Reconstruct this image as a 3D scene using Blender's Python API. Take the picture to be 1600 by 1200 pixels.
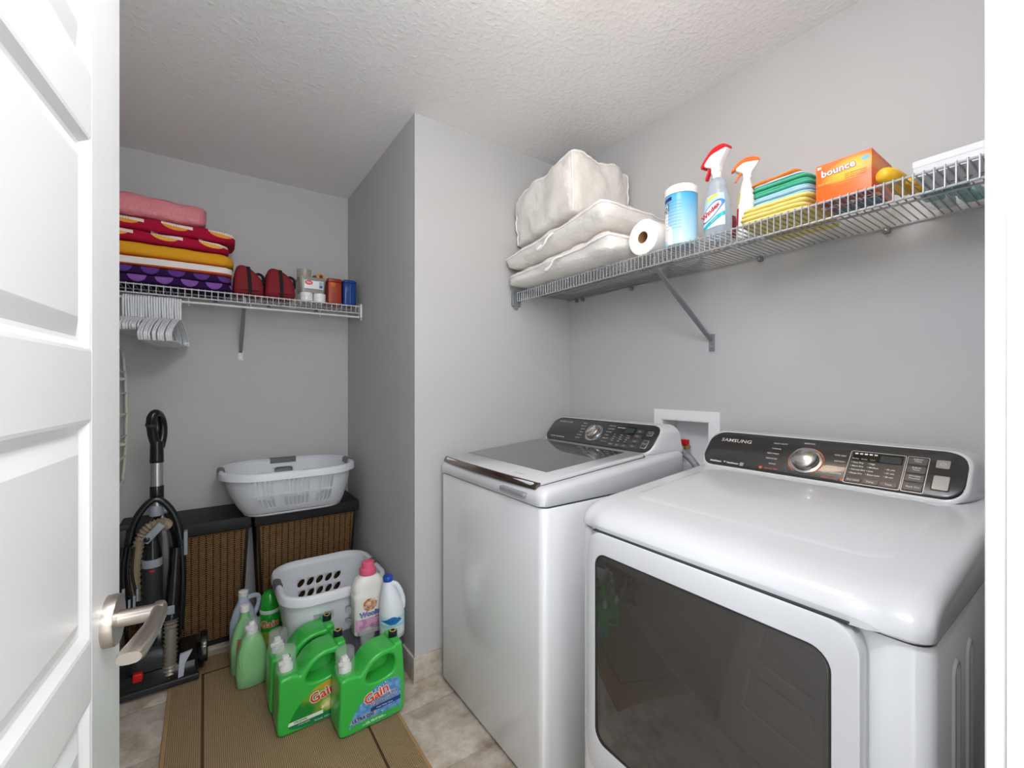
import bpy, bmesh, math, random
from math import sin, cos, pi, radians, sqrt, hypot
from mathutils import Vector, Matrix
random.seed(7)
for o in list(bpy.data.objects): bpy.data.objects.remove(o)
SC = bpy.context.scene
COL = SC.collection

# ---------------------------------------------------------------- camera
TH = 0.613674; CAM_H = 1.271
cam_d = bpy.data.cameras.new('camera'); cam = bpy.data.objects.new('camera', cam_d); COL.objects.link(cam)
cam_d.sensor_width = 36; cam_d.lens = 36*681.1/1600; cam_d.shift_y = 2.05/1600; cam_d.clip_start = 0.01
cam.location = (0, 0, CAM_H); cam.rotation_euler = (pi/2, 0, -TH)
SC.camera = cam
# ---------------------------------------------------------------- world, lights, exposure
wd = bpy.data.worlds.new('world'); SC.world = wd; wd.use_nodes = True
wd.node_tree.nodes['Background'].inputs[0].default_value = (0.95, 0.97, 1, 1)
wd.node_tree.nodes['Background'].inputs[1].default_value = 2.3
def point(name, loc, r, power, col):
    d = bpy.data.lights.new(name, 'POINT'); d.shadow_soft_size = r; d.energy = power; d.color = col
    o = bpy.data.objects.new(name, d); COL.objects.link(o); o.location = loc; return o
point('hall_light', (0.10, -0.62, 1.62), 0.18, 25, (0.97, 0.985, 1))    # lamp in the hall behind the doorway
LAMP = (0.78, 0.72); LAMP_POWER = 16        # the room's ceiling lamp (its glass gives off the light)
FILL = (0.24, 0.225, 2.08); FILL_POWER = 43   # added fill globe over the door, out of view, brightens the room
SC.view_settings.view_transform = 'Standard'; SC.view_settings.look = 'None'
SC.view_settings.gamma = 1; SC.view_settings.use_curve_mapping = False
SC.view_settings.exposure = 0.0

# ---------------------------------------------------------------- room numbers (metres)
H = 2.44; XR = 1.630; YB = 1.769; XB = 0.7355; YK = 2.8395; XL = -0.45; YF = 0.064; YO = -0.055

# ---------------------------------------------------------------- node expression helper
def hexc(h):
    h = h.lstrip('#'); c = [int(h[i:i+2], 16)/255 for i in (0, 2, 4)]
    return tuple(v/12.92 if v <= .04045 else ((v+.055)/1.055)**2.4 for v in c)+(1,)
class NT:
    def __init__(s, m): s.t = m.node_tree
    def n(s, typ, **k):
        nd = s.t.nodes.new(typ)
        for a, v in k.items(): setattr(nd, a, v)
        return nd
    def link(s, a, b): s.t.links.new(a, b)
class E:
    def __init__(s, nt, sock): s.nt = nt; s.s = sock
    def op(s, o, *b, rev=False):
        nd = s.nt.n('ShaderNodeMath', operation=o)
        a = [s]+list(b)
        if rev: a = a[::-1]
        for i, v in enumerate(a):
            if isinstance(v, E): s.nt.link(v.s, nd.inputs[i])
            else: nd.inputs[i].default_value = v
        return E(s.nt, nd.outputs[0])
    def __add__(s, b): return s.op('ADD', b)
    def __radd__(s, b): return s.op('ADD', b)
    def __sub__(s, b): return s.op('SUBTRACT', b)
    def __rsub__(s, b): return s.op('SUBTRACT', b, rev=True)
    def __mul__(s, b): return s.op('MULTIPLY', b)
    def __rmul__(s, b): return s.op('MULTIPLY', b)
    def __truediv__(s, b): return s.op('DIVIDE', b)
    def lt(s, b): return s.op('LESS_THAN', b)
    def gt(s, b): return s.op('GREATER_THAN', b)
    def fl(s, b): return s.op('FLOORED_MODULO', b)
    def sq(s): return s*s
    def sin(s): return s.op('SINE')
    def abs(s): return s.op('ABSOLUTE')
    def mx(s, b): return s.op('MAXIMUM', b)
    def mn(s, b): return s.op('MINIMUM', b)
def coords(nt, kind='Object'):
    if kind == 'World':
        v = nt.n('ShaderNodeNewGeometry').outputs['Position']
    else: v = nt.n('ShaderNodeTexCoord').outputs[kind]
    sp = nt.n('ShaderNodeSeparateXYZ'); nt.link(v, sp.inputs[0])
    return v, E(nt, sp.outputs[0]), E(nt, sp.outputs[1]), E(nt, sp.outputs[2])
def mixc(nt, fac, a, b):
    nd = nt.n('ShaderNodeMix', data_type='RGBA')
    if isinstance(fac, E): nt.link(fac.s, nd.inputs[0])
    else: nd.inputs[0].default_value = fac
    for i, v in ((6, a), (7, b)):
        if isinstance(v, (tuple, list)): nd.inputs[i].default_value = v
        else: nt.link(v, nd.inputs[i])
    return nd.outputs[2]
def noise(nt, vec, scale, detail=3, rough=.55):
    nd = nt.n('ShaderNodeTexNoise'); nd.inputs['Scale'].default_value = scale
    nd.inputs['Detail'].default_value = detail; nd.inputs['Roughness'].default_value = rough
    if vec is not None: nt.link(vec, nd.inputs['Vector'])
    return E(nt, nd.outputs['Fac'])
def ramp(nt, fac, stops):
    nd = nt.n('ShaderNodeValToRGB'); el = nd.color_ramp.elements
    while len(el) < len(stops): el.new(0.5)
    for e, (p, c) in zip(el, stops): e.position = p; e.color = c
    nt.link(fac.s, nd.inputs[0]); return nd.outputs[0]
MATS = {}
def mat(name, col='#ffffff', rough=.5, metal=0, spec=.5, bump=None, pat=None, coat=0, trans=0, ior=1.45, alpha=1, emit=None, tex='Object'):
    """bump=(scale,strength,detail) noise relief; pat(nt, vec, x, y, z) -> colour socket"""
    if name in MATS: return MATS[name]
    m = bpy.data.materials.new(name); m.use_nodes = True; nt = NT(m)
    b = m.node_tree.nodes['Principled BSDF']; MATS[name] = m
    c = hexc(col) if isinstance(col, str) else col
    b.inputs['Base Color'].default_value = c; b.inputs['Roughness'].default_value = rough
    b.inputs['Metallic'].default_value = metal; b.inputs['Specular IOR Level'].default_value = spec
    b.inputs['Coat Weight'].default_value = coat; b.inputs['Coat Roughness'].default_value = .05
    b.inputs['Transmission Weight'].default_value = trans; b.inputs['IOR'].default_value = ior
    b.inputs['Alpha'].default_value = alpha
    if emit: b.inputs['Emission Color'].default_value = hexc(emit[0]); b.inputs['Emission Strength'].default_value = emit[1]
    if pat or bump:
        v, x, y, z = coords(nt, tex)
        if pat:
            r = pat(nt, v, x, y, z)
            if isinstance(r, tuple):
                r, h, st, di = r
                bp = nt.n('ShaderNodeBump'); bp.inputs['Strength'].default_value = st; bp.inputs['Distance'].default_value = di
                nt.link(h.s, bp.inputs['Height']); nt.link(bp.outputs[0], b.inputs['Normal'])
            nt.link(r, b.inputs['Base Color'])
        if bump:
            h = noise(nt, v, bump[0], bump[2] if len(bump) > 2 else 3)
            bp = nt.n('ShaderNodeBump'); bp.inputs['Strength'].default_value = bump[1]; bp.inputs['Distance'].default_value = bump[3] if len(bump) > 3 else .002
            nt.link(h.s, bp.inputs['Height']); nt.link(bp.outputs[0], b.inputs['Normal'])
    return m

# ---------------------------------------------------------------- mesh helper
def rrect(x0, x1, y0, y1, r, n=5):
    r = max(1e-5, min(r, (x1-x0)/2-1e-5, (y1-y0)/2-1e-5)); P = []
    for cx, cy, a0 in ((x1-r, y1-r, 0), (x0+r, y1-r, pi/2), (x0+r, y0+r, pi), (x1-r, y0+r, 1.5*pi)):
        for i in range(n+1):
            a = a0+pi/2*i/n; P.append((cx+r*cos(a), cy+r*sin(a)))
    return P
class B:
    def __init__(s): s.v = []; s.f = []
    def add(s, vs, fs, M=None):
        o = len(s.v); s.v += [(M @ Vector(p))[:] if M else tuple(p) for p in vs]
        s.f += [tuple(i+o for i in f) for f in fs]; return s
    def box(s, x0, x1, y0, y1, z0, z1, M=None):
        return s.add([(x0,y0,z0),(x1,y0,z0),(x1,y1,z0),(x0,y1,z0),(x0,y0,z1),(x1,y0,z1),(x1,y1,z1),(x0,y1,z1)],
                     [(0,3,2,1),(4,5,6,7),(0,1,5,4),(1,2,6,5),(2,3,7,6),(3,0,4,7)], M)
    def loft(s, rings, c0=True, c1=True, M=None, closed=True):
        n = len(rings[0]); vs = [p for r in rings for p in r]; fs = []
        for k in range(len(rings)-1):
            for i in range(n if closed else n-1):
                j = (i+1) % n; fs.append((k*n+i, k*n+j, (k+1)*n+j, (k+1)*n+i))
        if c0: fs.append(tuple(range(n))[::-1])
        if c1: fs.append(tuple((len(rings)-1)*n+i for i in range(n)))
        return s.add(vs, fs, M)
    def rbox(s, x0, x1, y0, y1, z0, z1, r, e=None, M=None, n=4):
        """box with rounded plan corners r and rounded top/bottom edges e"""
        e = r*.5 if e is None else e; R = []
        for k in range(4):
            a = pi/2*k/3; i = e*(1-sin(a)); z = z0+e*(1-cos(a))
            R.append([(x, y, z) for x, y in rrect(x0+i, x1-i, y0+i, y1-i, max(r-i, .0005), n)])
        for k in range(4):
            a = pi/2*k/3; i = e*(1-cos(a)); z = z1-e*(1-sin(a))
            R.append([(x, y, z) for x, y in rrect(x0+i, x1-i, y0+i, y1-i, max(r-i, .0005), n)])
        return s.loft(R, M=M)
    def lathe(s, prof, n=24, M=None, c0=True, c1=True, sx=1, sy=1):
        R = [[(r*cos(2*pi*i/n)*sx, r*sin(2*pi*i/n)*sy, z) for i in range(n)] for r, z in prof]
        return s.loft(R, c0, c1, M)
    def tube(s, path, r, n=8, caps=True, closed=False, M=None, flat=1.0):
        P = [Vector(p) for p in path]; m = len(P); R = []
        up = None
        for i in range(m):
            if closed: t = (P[(i+1) % m]-P[i-1])
            else: t = P[min(i+1, m-1)]-P[max(i-1, 0)]
            t.normalize()
            if up is None:
                up = Vector((0, 0, 1)) if abs(t.z) < .9 else Vector((1, 0, 0))
            a = t.cross(up)
            if a.length < 1e-6: a = t.orthogonal()
            a.normalize(); b = a.cross(t); up = b
            rr = r[i] if isinstance(r, (list, tuple)) else r
            R.append([tuple(P[i]+a*rr*cos(2*pi*k/n)+b*rr*flat*sin(2*pi*k/n)) for k in range(n)])
        if closed: R.append(R[0])
        return s.loft(R, caps and not closed, caps and not closed, M)
    def prism(s, poly, d0, d1, M=None, bev=0):
        """poly in (x,z) plane, extruded along y from d0 to d1; bev shrinks the ends"""
        if bev:
            cx = sum(p[0] for p in poly)/len(poly); cz = sum(p[1] for p in poly)/len(poly)
            def sh(k):
                out = []
                n = len(poly)
                for i in range(n):
                    a, b, c = poly[i-1], poly[i], poly[(i+1) % n]
                    t1 = Vector((b[0]-a[0], b[1]-a[1])).normalized(); t2 = Vector((c[0]-b[0], c[1]-b[1])).normalized()
                    t = (t1+t2); t = t.normalized() if t.length > 1e-6 else t1
                    out.append((b[0]-t.y*k*SG, b[1]+t.x*k*SG))
                return out
            ar = sum(poly[i-1][0]*poly[i][1]-poly[i][0]*poly[i-1][1] for i in range(len(poly))); SG = 1 if ar > 0 else -1
            R = []
            for k in range(4):
                a = pi/2*k/3; R.append([(x, d0+bev*(1-cos(a)), z) for x, z in sh(bev*(1-sin(a)))])
            for k in range(4):
                a = pi/2*k/3; R.append([(x, d1-bev*(1-sin(a)), z) for x, z in sh(bev*(1-cos(a)))])
            return s.loft(R, M=M)
        return s.loft([[(x, d0, z) for x, z in poly], [(x, d1, z) for x, z in poly]], M=M)
    def mesh(s, name, ang=35, smooth=True):
        me = bpy.data.meshes.new(name); me.from_pydata([tuple(p) for p in s.v], [], s.f)
        bm = bmesh.new(); bm.from_mesh(me); bmesh.ops.recalc_face_normals(bm, faces=bm.faces); bm.to_mesh(me); bm.free()
        if smooth: me.shade_smooth(); me.set_sharp_from_angle(angle=radians(ang))
        me.update(); return me
def empty(name, loc, label=None, cat=None, group=None, rz=0, kind=None):
    o = bpy.data.objects.new(name, None); o.empty_display_size = .05; COL.objects.link(o)
    o.location = loc; o.rotation_euler = (0, 0, rz); tag(o, label, cat, group, kind); return o
def tag(o, label=None, cat=None, group=None, kind=None):
    for k, v in (('label', label), ('category', cat), ('group', group), ('kind', kind)):
        if v: o[k] = v
    return o
def obj(name, b, m, parent=None, world=False, ang=35, smooth=True, label=None, cat=None, group=None, kind=None, loc=None, rz=0, sub=0):
    """world=True: the shape was written in world metres; move it into its parent's frame"""
    me = b if isinstance(b, bpy.types.Mesh) else b.mesh(name, ang, smooth)
    o = bpy.data.objects.new(name, me); COL.objects.link(o)
    if m is not None and not me.materials: me.materials.append(m)
    if parent:
        o.parent = parent
        if world:
            p = parent; T = Matrix.Identity(4)
            while p: T = p.matrix_basis @ T; p = p.parent
            me.transform(T.inverted())
    if loc is not None: o.location = loc
    if rz: o.rotation_euler = (0, 0, rz)
    if sub:
        md = o.modifiers.new('sub', 'SUBSURF'); md.levels = sub; md.render_levels = sub
    return tag(o, label, cat, group, kind)
def thing1(name, b, m, loc, label, cat, group=None, **k):
    """a one-mesh thing written in world metres, its origin moved to loc"""
    me = b.mesh(name, k.pop('ang', 35), k.pop('smooth', True)); me.transform(Matrix.Translation(-Vector(loc)))
    return obj(name, me, m, loc=loc, label=label, cat=cat, group=group, **k)
def copy_tree(o, parent=None):
    c = o.copy(); COL.objects.link(c); c.parent = parent
    for ch in o.children: copy_tree(ch, c)
    return c
def frame(o, right, up):
    """matrix that puts local x along right, y along up, z along their cross product, at o"""
    r = Vector(right).normalized(); n = r.cross(Vector(up)).normalized(); u = n.cross(r)
    return Matrix(((r.x, u.x, n.x, o[0]), (r.y, u.y, n.y, o[1]), (r.z, u.z, n.z, o[2]), (0, 0, 0, 1)))
_tc = {}
def text(s, size, m, parent, M, name='lettering', world=True, align='LEFT', bold=0, xs=1.0, shear=0, ext=.0002, wrap=None):
    """flat lettering as real mesh; wrap=r bends it round a vertical cylinder of that radius"""
    cu = bpy.data.curves.new('t', 'FONT'); cu.body = s; cu.size = size; cu.align_x = align; cu.align_y = 'CENTER'
    cu.resolution_u = 2; cu.offset = bold; cu.shear = shear
    if not wrap: cu.extrude = ext
    t = bpy.data.objects.new('t', cu); me = bpy.data.meshes.new_from_object(t)
    bpy.data.objects.remove(t); bpy.data.curves.remove(cu)
    me.materials.clear(); me.transform(Matrix.Diagonal((xs, 1, 1, 1)))
    if wrap:
        bm = bmesh.new(); bm.from_mesh(me)
        bmesh.ops.subdivide_edges(bm, edges=[e for e in bm.edges if abs(e.verts[0].co.x-e.verts[1].co.x) > wrap*.25], cuts=2)
        for v in bm.verts:
            a = v.co.x/wrap; v.co = Vector((wrap*sin(a), v.co.y, wrap*(cos(a)-1)))
        bm.to_mesh(me); bm.free()
    me.transform(M)
    return obj(name, me, m, parent, world=world)

# ================================================================ materials of the setting
def p_wall(nt, v, x, y, z):
    return mixc(nt, noise(nt, v, 3, 2), hexc('#bdbdbc'), hexc('#c1c1c0')), noise(nt, v, 260, 2), .12, .001
M_WALL = mat('wall_paint', rough=.62, spec=.35, pat=p_wall, tex='World')
def p_ceil(nt, v, x, y, z):
    vo = nt.n('ShaderNodeTexVoronoi', feature='SMOOTH_F1'); vo.inputs['Scale'].default_value = 60; nt.link(v, vo.inputs['Vector'])
    n1 = noise(nt, v, 85, 4, .6)
    h = (n1*1.2+E(nt, vo.outputs['Distance'])*.8)
    h = h.mx(.86)
    return mixc(nt, noise(nt, v, 6, 2), hexc('#efeeec'), hexc('#f3f2f1')), h, .38, .008
M_CEIL = mat('textured_ceiling', rough=.85, spec=.2, pat=p_ceil, tex='World')
M_WHITE = mat('white_gloss_paint', '#d3d3d3', .32); M_WHITE_LIT = mat('white_paint_lit', '#f2f2f2', .4)  # lighter copy for jambs and casings, their glare put into the colour
def p_stone(nt, v, x, y, z):
    a = noise(nt, v, 9, 6, .62); b = noise(nt, v, 38, 4, .6)
    c1 = ramp(nt, a, [(.28, hexc('#857766')), (.45, hexc('#b5aa99')), (.58, hexc('#cdc6ba')), (.72, hexc('#b3a999')), (.85, hexc('#918a82'))])
    return mixc(nt, (b-.42)*1.4, c1, hexc('#a39486')), a+b*.4, .25, .002
M_STONE = mat('stone_tile', rough=.42, pat=p_stone, tex='World')
M_GROUT = mat('grout', '#b9b5ac', .9)
M_CHROME = mat('satin_nickel', '#b9b2a8', .3, 1)
M_STEEL = mat('bright_steel', '#c9c9c9', .18, 1)

# ================================================================ the setting
def struct(name, b, m, **k): return obj(name, b, m, kind='structure', **k)
struct('floor', B().box(XL-.1, XR+.1, -1.7, YK+.1, -.05, -.004), M_GROUT)
fl = bpy.data.objects['floor']
T = .309; g = .0025
tb = B().rbox(g, T-g, g, T-g, -.004, 0, .002, .0008, n=1).mesh('floor_tile'); tb.materials.append(M_STONE)
for ix in range(-2, 4):
    for iy in range(-3, 5):
        x0 = .57+ix*T; y0 = 1.615+iy*T
        if y0 < 1.615-T*6: continue
        if x0 > XR or x0+T < XL: continue
        o = bpy.data.objects.new('tile', tb); COL.objects.link(o); o.parent = fl; o.location = (x0, y0, 0)
for iy in range(-8, -3):
    for ix in range(-4, 4):
        x0 = .57+ix*T; y0 = 1.615+iy*T
        if x0+T < XL+.001: continue
        o = bpy.data.objects.new('tile', tb); COL.objects.link(o); o.parent = fl; o.location = (x0, y0, 0)
for ix in (-4, -3):
    for iy in range(-3, 5):
        x0 = .57+ix*T; y0 = 1.615+iy*T
        if x0+T < XL+.001: continue
        o = bpy.data.objects.new('tile', tb); COL.objects.link(o); o.parent = fl; o.location = (x0, y0, 0)
struct('ceiling', B().box(XL-.1, XR+.1, -1.7, YK+.1, H, H+.06), M_CEIL)
struct('wall_back', B().box(XL-.1, XB+.05, YK, YK+.1, 0, H), M_WALL)
struct('wall_left', B().box(XL-.1, XL, YF, YK, 0, H), M_WALL)
struct('wall_chase', B().box(XB, XR+.1, YB, YK+.1, 0, H), M_WALL)
# right wall with the hole of the laundry outlet box
OY0, OY1, OZ0, OZ1 = .955, 1.172, .93, 1.127
b = B(); b.box(XR, XR+.1, YF, YB, 0, OZ0); b.box(XR, XR+.1, YF, YB, OZ1, H); b.box(XR, XR+.1, YF, OY0, OZ0, OZ1); b.box(XR, XR+.1, OY1, YB, OZ0, OZ1)
struct('wall_right', b, M_WALL)
JX0, JX1, JZ = -.185, .588, 2.045     # clear door opening
b = B(); b.box(XL-.1, JX0-.02, YO, YF, 0, H); b.box(JX1+.02, XR+.1, YO, YF, 0, H); b.box(JX0-.02, JX1+.02, YO, YF, JZ+.02, H)
struct('wall_front', b, M_WALL)
# door jambs and casings
b = B(); b.box(JX1, JX1+.02, YO, YF, 0, JZ); b.box(JX0-.02, JX0, YO, YF, 0, JZ); b.box(JX0-.02, JX1+.02, YO, YF, JZ, JZ+.02)
b.box(JX1-.011, JX1, YO+.0, YF-.06, 0, JZ)
struct('trim_1', b, M_WHITE_LIT)
def casing(name, x0, x1, z0, z1, yf, yt): struct(name, B().rbox(x0, x1, min(yf, yt), max(yf, yt), z0, z1, .003, .002), M_WHITE_LIT)
casing('trim_2', JX1+.004, JX1+.065, 0, JZ+.065, YF+.0005, YF+.0145)
casing('trim_3', JX0-.065, JX0-.005, 0, JZ+.065, YF+.0005, YF+.0145)
casing('trim_4', JX0-.004, JX1+.003, JZ+.005, JZ+.065, YF+.0005, YF+.0145)
# stone baseboards
def basep(name, x0, x1, y0, y1):
    p = empty(name, ((x0+x1)/2, (y0+y1)/2, 0), kind='structure')
    L = max(x1-x0, y1-y0); n = max(1, round(L/.305))
    for i in range(n):
        if x1-x0 > y1-y0: q = (x0+L*i/n+.001, x0+L*(i+1)/n-.001, y0, y1)
        else: q = (x0, x1, y0+L*i/n+.001, y0+L*(i+1)/n-.001)
        obj('tile', B().rbox(*q, .0005, .105, .002, .0015, n=1), M_STONE, p, world=True)
basep('baseboard_chase', XB-.010, XR-.002, YB-.010, YB-.0005)
basep('baseboard_return', XB-.010, XB-.0005, YB-.001, YK-.012)
basep('baseboard_back', XL+.002, XB-.012, YK-.010, YK-.0005)
struct('trim_5', B().box(XB-.013, XB-.0095, YB-.0135, YB-.0105, 0, .107), mat('trim_metal', '#a7a5a2', .35, .8))

# ---------------------------------------------------------------- the open door
DA = radians(5.95); DIR = Vector((sin(DA), cos(DA), 0)); NRM = Vector((cos(DA), -sin(DA), 0))
LATCH = Vector((-.1007, .8416, 0)); DW = .762; HINGE = LATCH-DIR*DW
door = empty('door_1', HINGE, kind='structure'); door.rotation_euler = (0, 0, -DA)
# door frame: local y along the door from hinge to latch, local x = outwards from the visible face, visible face at x = 0
ST = .115; zt = 2.032; zb = .012; DT = .035
panels = [(.295, .556), (.628, .891), (.961, 1.230), (1.311, 1.571), (1.645, 1.910)]
for y0, y1 in ((0, ST), (DW-ST, DW)): obj('stile', B().rbox(-DT, 0, y0+.0002, y1-.0002, zb, zt, .0015, .0008, n=1), M_WHITE, door)
edges = [zb]+[z for p in panels for z in p]+[zt]
for i in range(0, len(edges), 2): obj('rail', B().box(-DT, 0, ST, DW-ST, edges[i], edges[i+1]), M_WHITE, door)
for z0, z1 in panels:
    def rg(i, d): return [(d, ST+i, z0+i), (d, DW-ST-i, z0+i), (d, DW-ST-i, z1-i), (d, ST+i, z1-i)]
    b = B(); b.loft([rg(0, 0), rg(.004, -.001), rg(.012, -.0085), rg(.017, -.0095), rg(.036, -.002), rg(.038, -.0015)], False, True)
    b.loft([rg(0, -DT), rg(.012, -DT+.0085), rg(.036, -DT+.002)], False, True)
    obj('panel', b, M_WHITE, door, ang=12)
hz = .957; hy = DW-.0575
hd = empty('door_handle', (0, hy, hz)); hd.parent = door
obj('rose', B().lathe([(.0330, 0), (.0330, .010), (.0315, .0125), (.0130, .0130)], 40, M=Matrix.Rotation(pi/2, 4, 'Y')), M_CHROME, hd)
# lever: neck straight out of the rose, then a flat tapering grip turning back towards the hinge
obj('neck', B().lathe([(.0115, .012), (.0108, .02), (.0108, .052), (.0125, .060)], 24, M=Matrix.Rotation(pi/2, 4, 'Y')), M_CHROME, hd)
def sec(y, cx, w, hh):       # rounded cross-section of the grip: thickness w (x), height hh (z)
    return [(cx+w*cos(a)*(abs(cos(a))**-.35 if abs(cos(a)) > .05 else 1)*.85, y, -.001+hh*sin(a)) for a in [2*pi*i/16 for i in range(16)]]
obj('grip', B().loft([sec(.0135, .054, .004, .009), sec(.011, .054, .010, .0118), sec(0, .055, .0115, .0115), sec(-.02, .056, .0105, .0105), sec(-.05, .055, .0125, .0095), sec(-.085, .051, .0150, .0092), sec(-.108, .048, .0165, .0092), sec(-.115, .047, .0140, .0070)]), M_CHROME, hd, ang=60)
obj('latch_plate', B().box(-DT/2-.0125, -DT/2+.0125, DW, DW+.0012, hz-.028, hz+.028), M_CHROME, door)

# ---------------------------------------------------------------- ceiling lamp above the middle of the room
lp = empty('ceiling_lamp', (LAMP[0], LAMP[1], H), 'round frosted glass ceiling lamp with nickel rim above the machines', 'lamp')
obj('rim', B().lathe([(.165, -.0005), (.168, -.012), (.165, -.028), (.150, -.030)], 40), M_CHROME, lp)
obj('glass_dome', B().lathe([(.150, -.028), (.146, -.045), (.125, -.070), (.085, -.087), (.04, -.094), (.001, -.095)], 40, c0=False), mat('lamp_glass', '#fff4e2', .4, emit=('#ffe3c2', LAMP_POWER)), lp)

sc = empty('added_fill_lamp', (FILL[0], YF, FILL[2]), 'white fill globe on a nickel arm, added over the door to brighten the room', 'lamp')  # invented fixture that carries the added fill light
obj('back_plate', B().lathe([(.05, .0005), (.05, .012), (.045, .016), (.012, .018)], 32, M=Matrix.Translation((FILL[0], YF, FILL[2]+.15)) @ Matrix.Rotation(-pi/2, 4, 'X')), M_CHROME, sc, world=True)
obj('arm', B().tube([(FILL[0], YF+.016, FILL[2]+.15), (FILL[0], YF+.06, FILL[2]+.165), (FILL[0], FILL[1], FILL[2]+.16), (FILL[0], FILL[1], FILL[2]+.12)], .008, 10), M_CHROME, sc, world=True)
obj('globe', B().lathe([(.128*sin(pi*k/14)+.0005, -.128*cos(pi*k/14)) for k in range(15)], 32, M=Matrix.Translation(FILL)), mat('fill_globe_glow', '#ffffff', .4, emit=('#f0f5ff', FILL_POWER)), sc, world=True)

# ---------------------------------------------------------------- wire shelves
M_WIRE_G = mat('grey_coated_wire', '#a9abae', .38, .25)
M_WIRE_W = mat('white_coated_wire', '#d2d2d4', .4)
M_BRK = mat('grey_bracket', '#85878b', .45, .2)
def wire_shelf(name, loc, rz, L, D, step, lip, m, mb, label, group, bracket, foot_dz, foot_mat, rod=False, rw=.0016, clips=(), endx=None):
    r = empty(name, loc, label, 'shelf', group, rz)      # local x along the wall, y out from the wall, z=0 top of the deck wires
    path = [(0, .004, -rw), (0, D-.004, -rw), (0, D-.0006, -rw-.0015), (0, D, -rw-.005), (0, D, -lip)]
    wm = B().tube(path, rw, 6).mesh('wire'); wm.materials.append(m)
    n = int((L-.012)/step)
    for i in range(n+1):
        o = bpy.data.objects.new('wire', wm); COL.objects.link(o); o.parent = r; o.location = (.006+(L-.012)*i/n, 0, 0)
    rr = .0031
    for y, z in ((D-.0046, -rw*2-rr+.0004), (D-.0046, -lip+.001), (D*.52, -rw*2-rr+.0004), (.006, -rw*2-rr+.0004)):
        obj('rail', B().tube([(.002, y, z), (L-.002, y, z)], rr, 8), m, r)
    if rod:
        obj('hanging_rod', B().tube([(.004, D-.008, -.067), (L-.004, D-.008, -.067)], .0055, 10), mat('rod_white', '#dcdcd8', .3), r)
        for x in rod:
            obj('rod_hook', B().tube([(x, D-.004, -lip), (x, D-.004, -.06), (x, D-.012, -.082), (x, D-.03, -.083)], .0018, 6), m, r)
    for x in clips:
        c = obj('wall_clip', B().rbox(x-.008, x+.008, .0005, .016, -.022, -.003, .003, .002), mb, r)
        obj('screw', B().lathe([(.0035, 0), (.0035, .002), (.001, .003)], 10, M=Matrix.Translation((x, .016, -.014)) @ Matrix.Rotation(-pi/2, 4, 'X')), M_STEEL, c)
    if endx is not None:
        e = obj('end_bracket', B().rbox(min(endx, endx+.012), max(endx, endx+.012), D-.030, D+.022, -.072, .004, .003, .002).rbox(min(endx, endx+.005), max(endx, endx+.005), D-.012, D+.010, -.086, -.07, .002, .001), mb if not rod else mat('white_plastic_clip', '#dedede', .4), r)
    # diagonal strut: a folded steel strip with a foot screwed to the wall
    bx = bracket; p0 = Vector((bx, D-.010, -lip-.002)); p1 = Vector((bx, .012, foot_dz))
    d = (p1-p0).normalized(); a = Vector((1, 0, 0)); c = d.cross(a)
    def q(p, w, t): return [tuple(p+a*sx*w+c*sy*t) for sx, sy in ((-1, -1), (1, -1), (1, 1), (-1, 1))]
    st = obj('strut', B().loft([q(p0+Vector((0, 0, .03)), .007, .003), q(p0, .008, .003), q(p0.lerp(p1, .5), .0095, .0045), q(p1, .008, .003)]), mb, r, ang=20)
    ft = obj('foot_plate', B().rbox(bx-.012, bx+.012, .0005, .0045, foot_dz-.045, foot_dz+.022, .003, .001), foot_mat, st)
    obj('screw', B().lathe([(.005, 0), (.0045, .002), (.001, .003)], 12, M=Matrix.Translation((bx, .0045, foot_dz-.028)) @ Matrix.Rotation(-pi/2, 4, 'X')), M_STEEL, st)
    return r
ZR = 1.735; ZL = 1.728
wire_shelf('wire_shelf', (XR, YF+.003, ZR), pi/2, YB-YF-.004, XR-1.262, .0167, .051, M_WIRE_G, M_BRK, 'long grey wire shelf on the wall above the washer and dryer', 'wire shelves on the walls', .945-YF, -.285, M_BRK, clips=[.759-YF, .406-YF, 1.335-YF, 1.655-YF, 1.70-YF], endx=YB-YF-.017, rw=.0017)
wire_shelf('wire_shelf', (XB-.002, YK, ZL), pi, XB-XL-.006, YK-2.54, .0254, .046, M_WIRE_W, M_BRK, 'white wire shelf with hanging rod in the dark alcove', 'wire shelves on the walls', XB-.163, -.275, mat('white_plastic_clip', '#dedede', .4), rod=(XB-.19, XB-.515, XB+.06), clips=[XB-.05, XB-.3, XB-.55, XB+.2, XB+.1], endx=.001)

# ---------------------------------------------------------------- laundry outlet box in the right wall
M_PLAST = mat('white_plastic', '#ececee', .35)
ob = empty('laundry_outlet_box', (XR, (OY0+OY1)/2, OZ0), 'white recessed laundry outlet box in the wall between the two control panels', 'outlet box')
fr = B(); yo0, yo1, zo0, zo1 = .913, 1.212, .89, 1.167
for q in ((yo0, yo1, OZ1, zo1), (yo0, yo1, zo0, OZ0), (yo0, OY0, OZ0, OZ1), (OY1, yo1, OZ0, OZ1)): fr.box(XR-.009, XR-.0005, *q)
obj('frame', fr, M_PLAST, ob, world=True)
bx = B(); bx.box(XR+.088, XR+.092, OY0+.001, OY1-.001, OZ0+.001, OZ1-.001)
for q in ((OY0+.001, OY0+.004, OZ0+.001, OZ1-.001), (OY1-.004, OY1-.001, OZ0+.001, OZ1-.001), (OY0+.001, OY1-.001, OZ0+.001, OZ0+.004), (OY0+.001, OY1-.001, OZ1-.004, OZ1-.001)): bx.box(XR-.008, XR+.088, *q)
obj('recess', bx, M_PLAST, ob, world=True)
M_BRASS = mat('brass', '#b49b62', .3, 1)
vx, vy, vz = XR+.030, 1.088, 1.008
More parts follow.
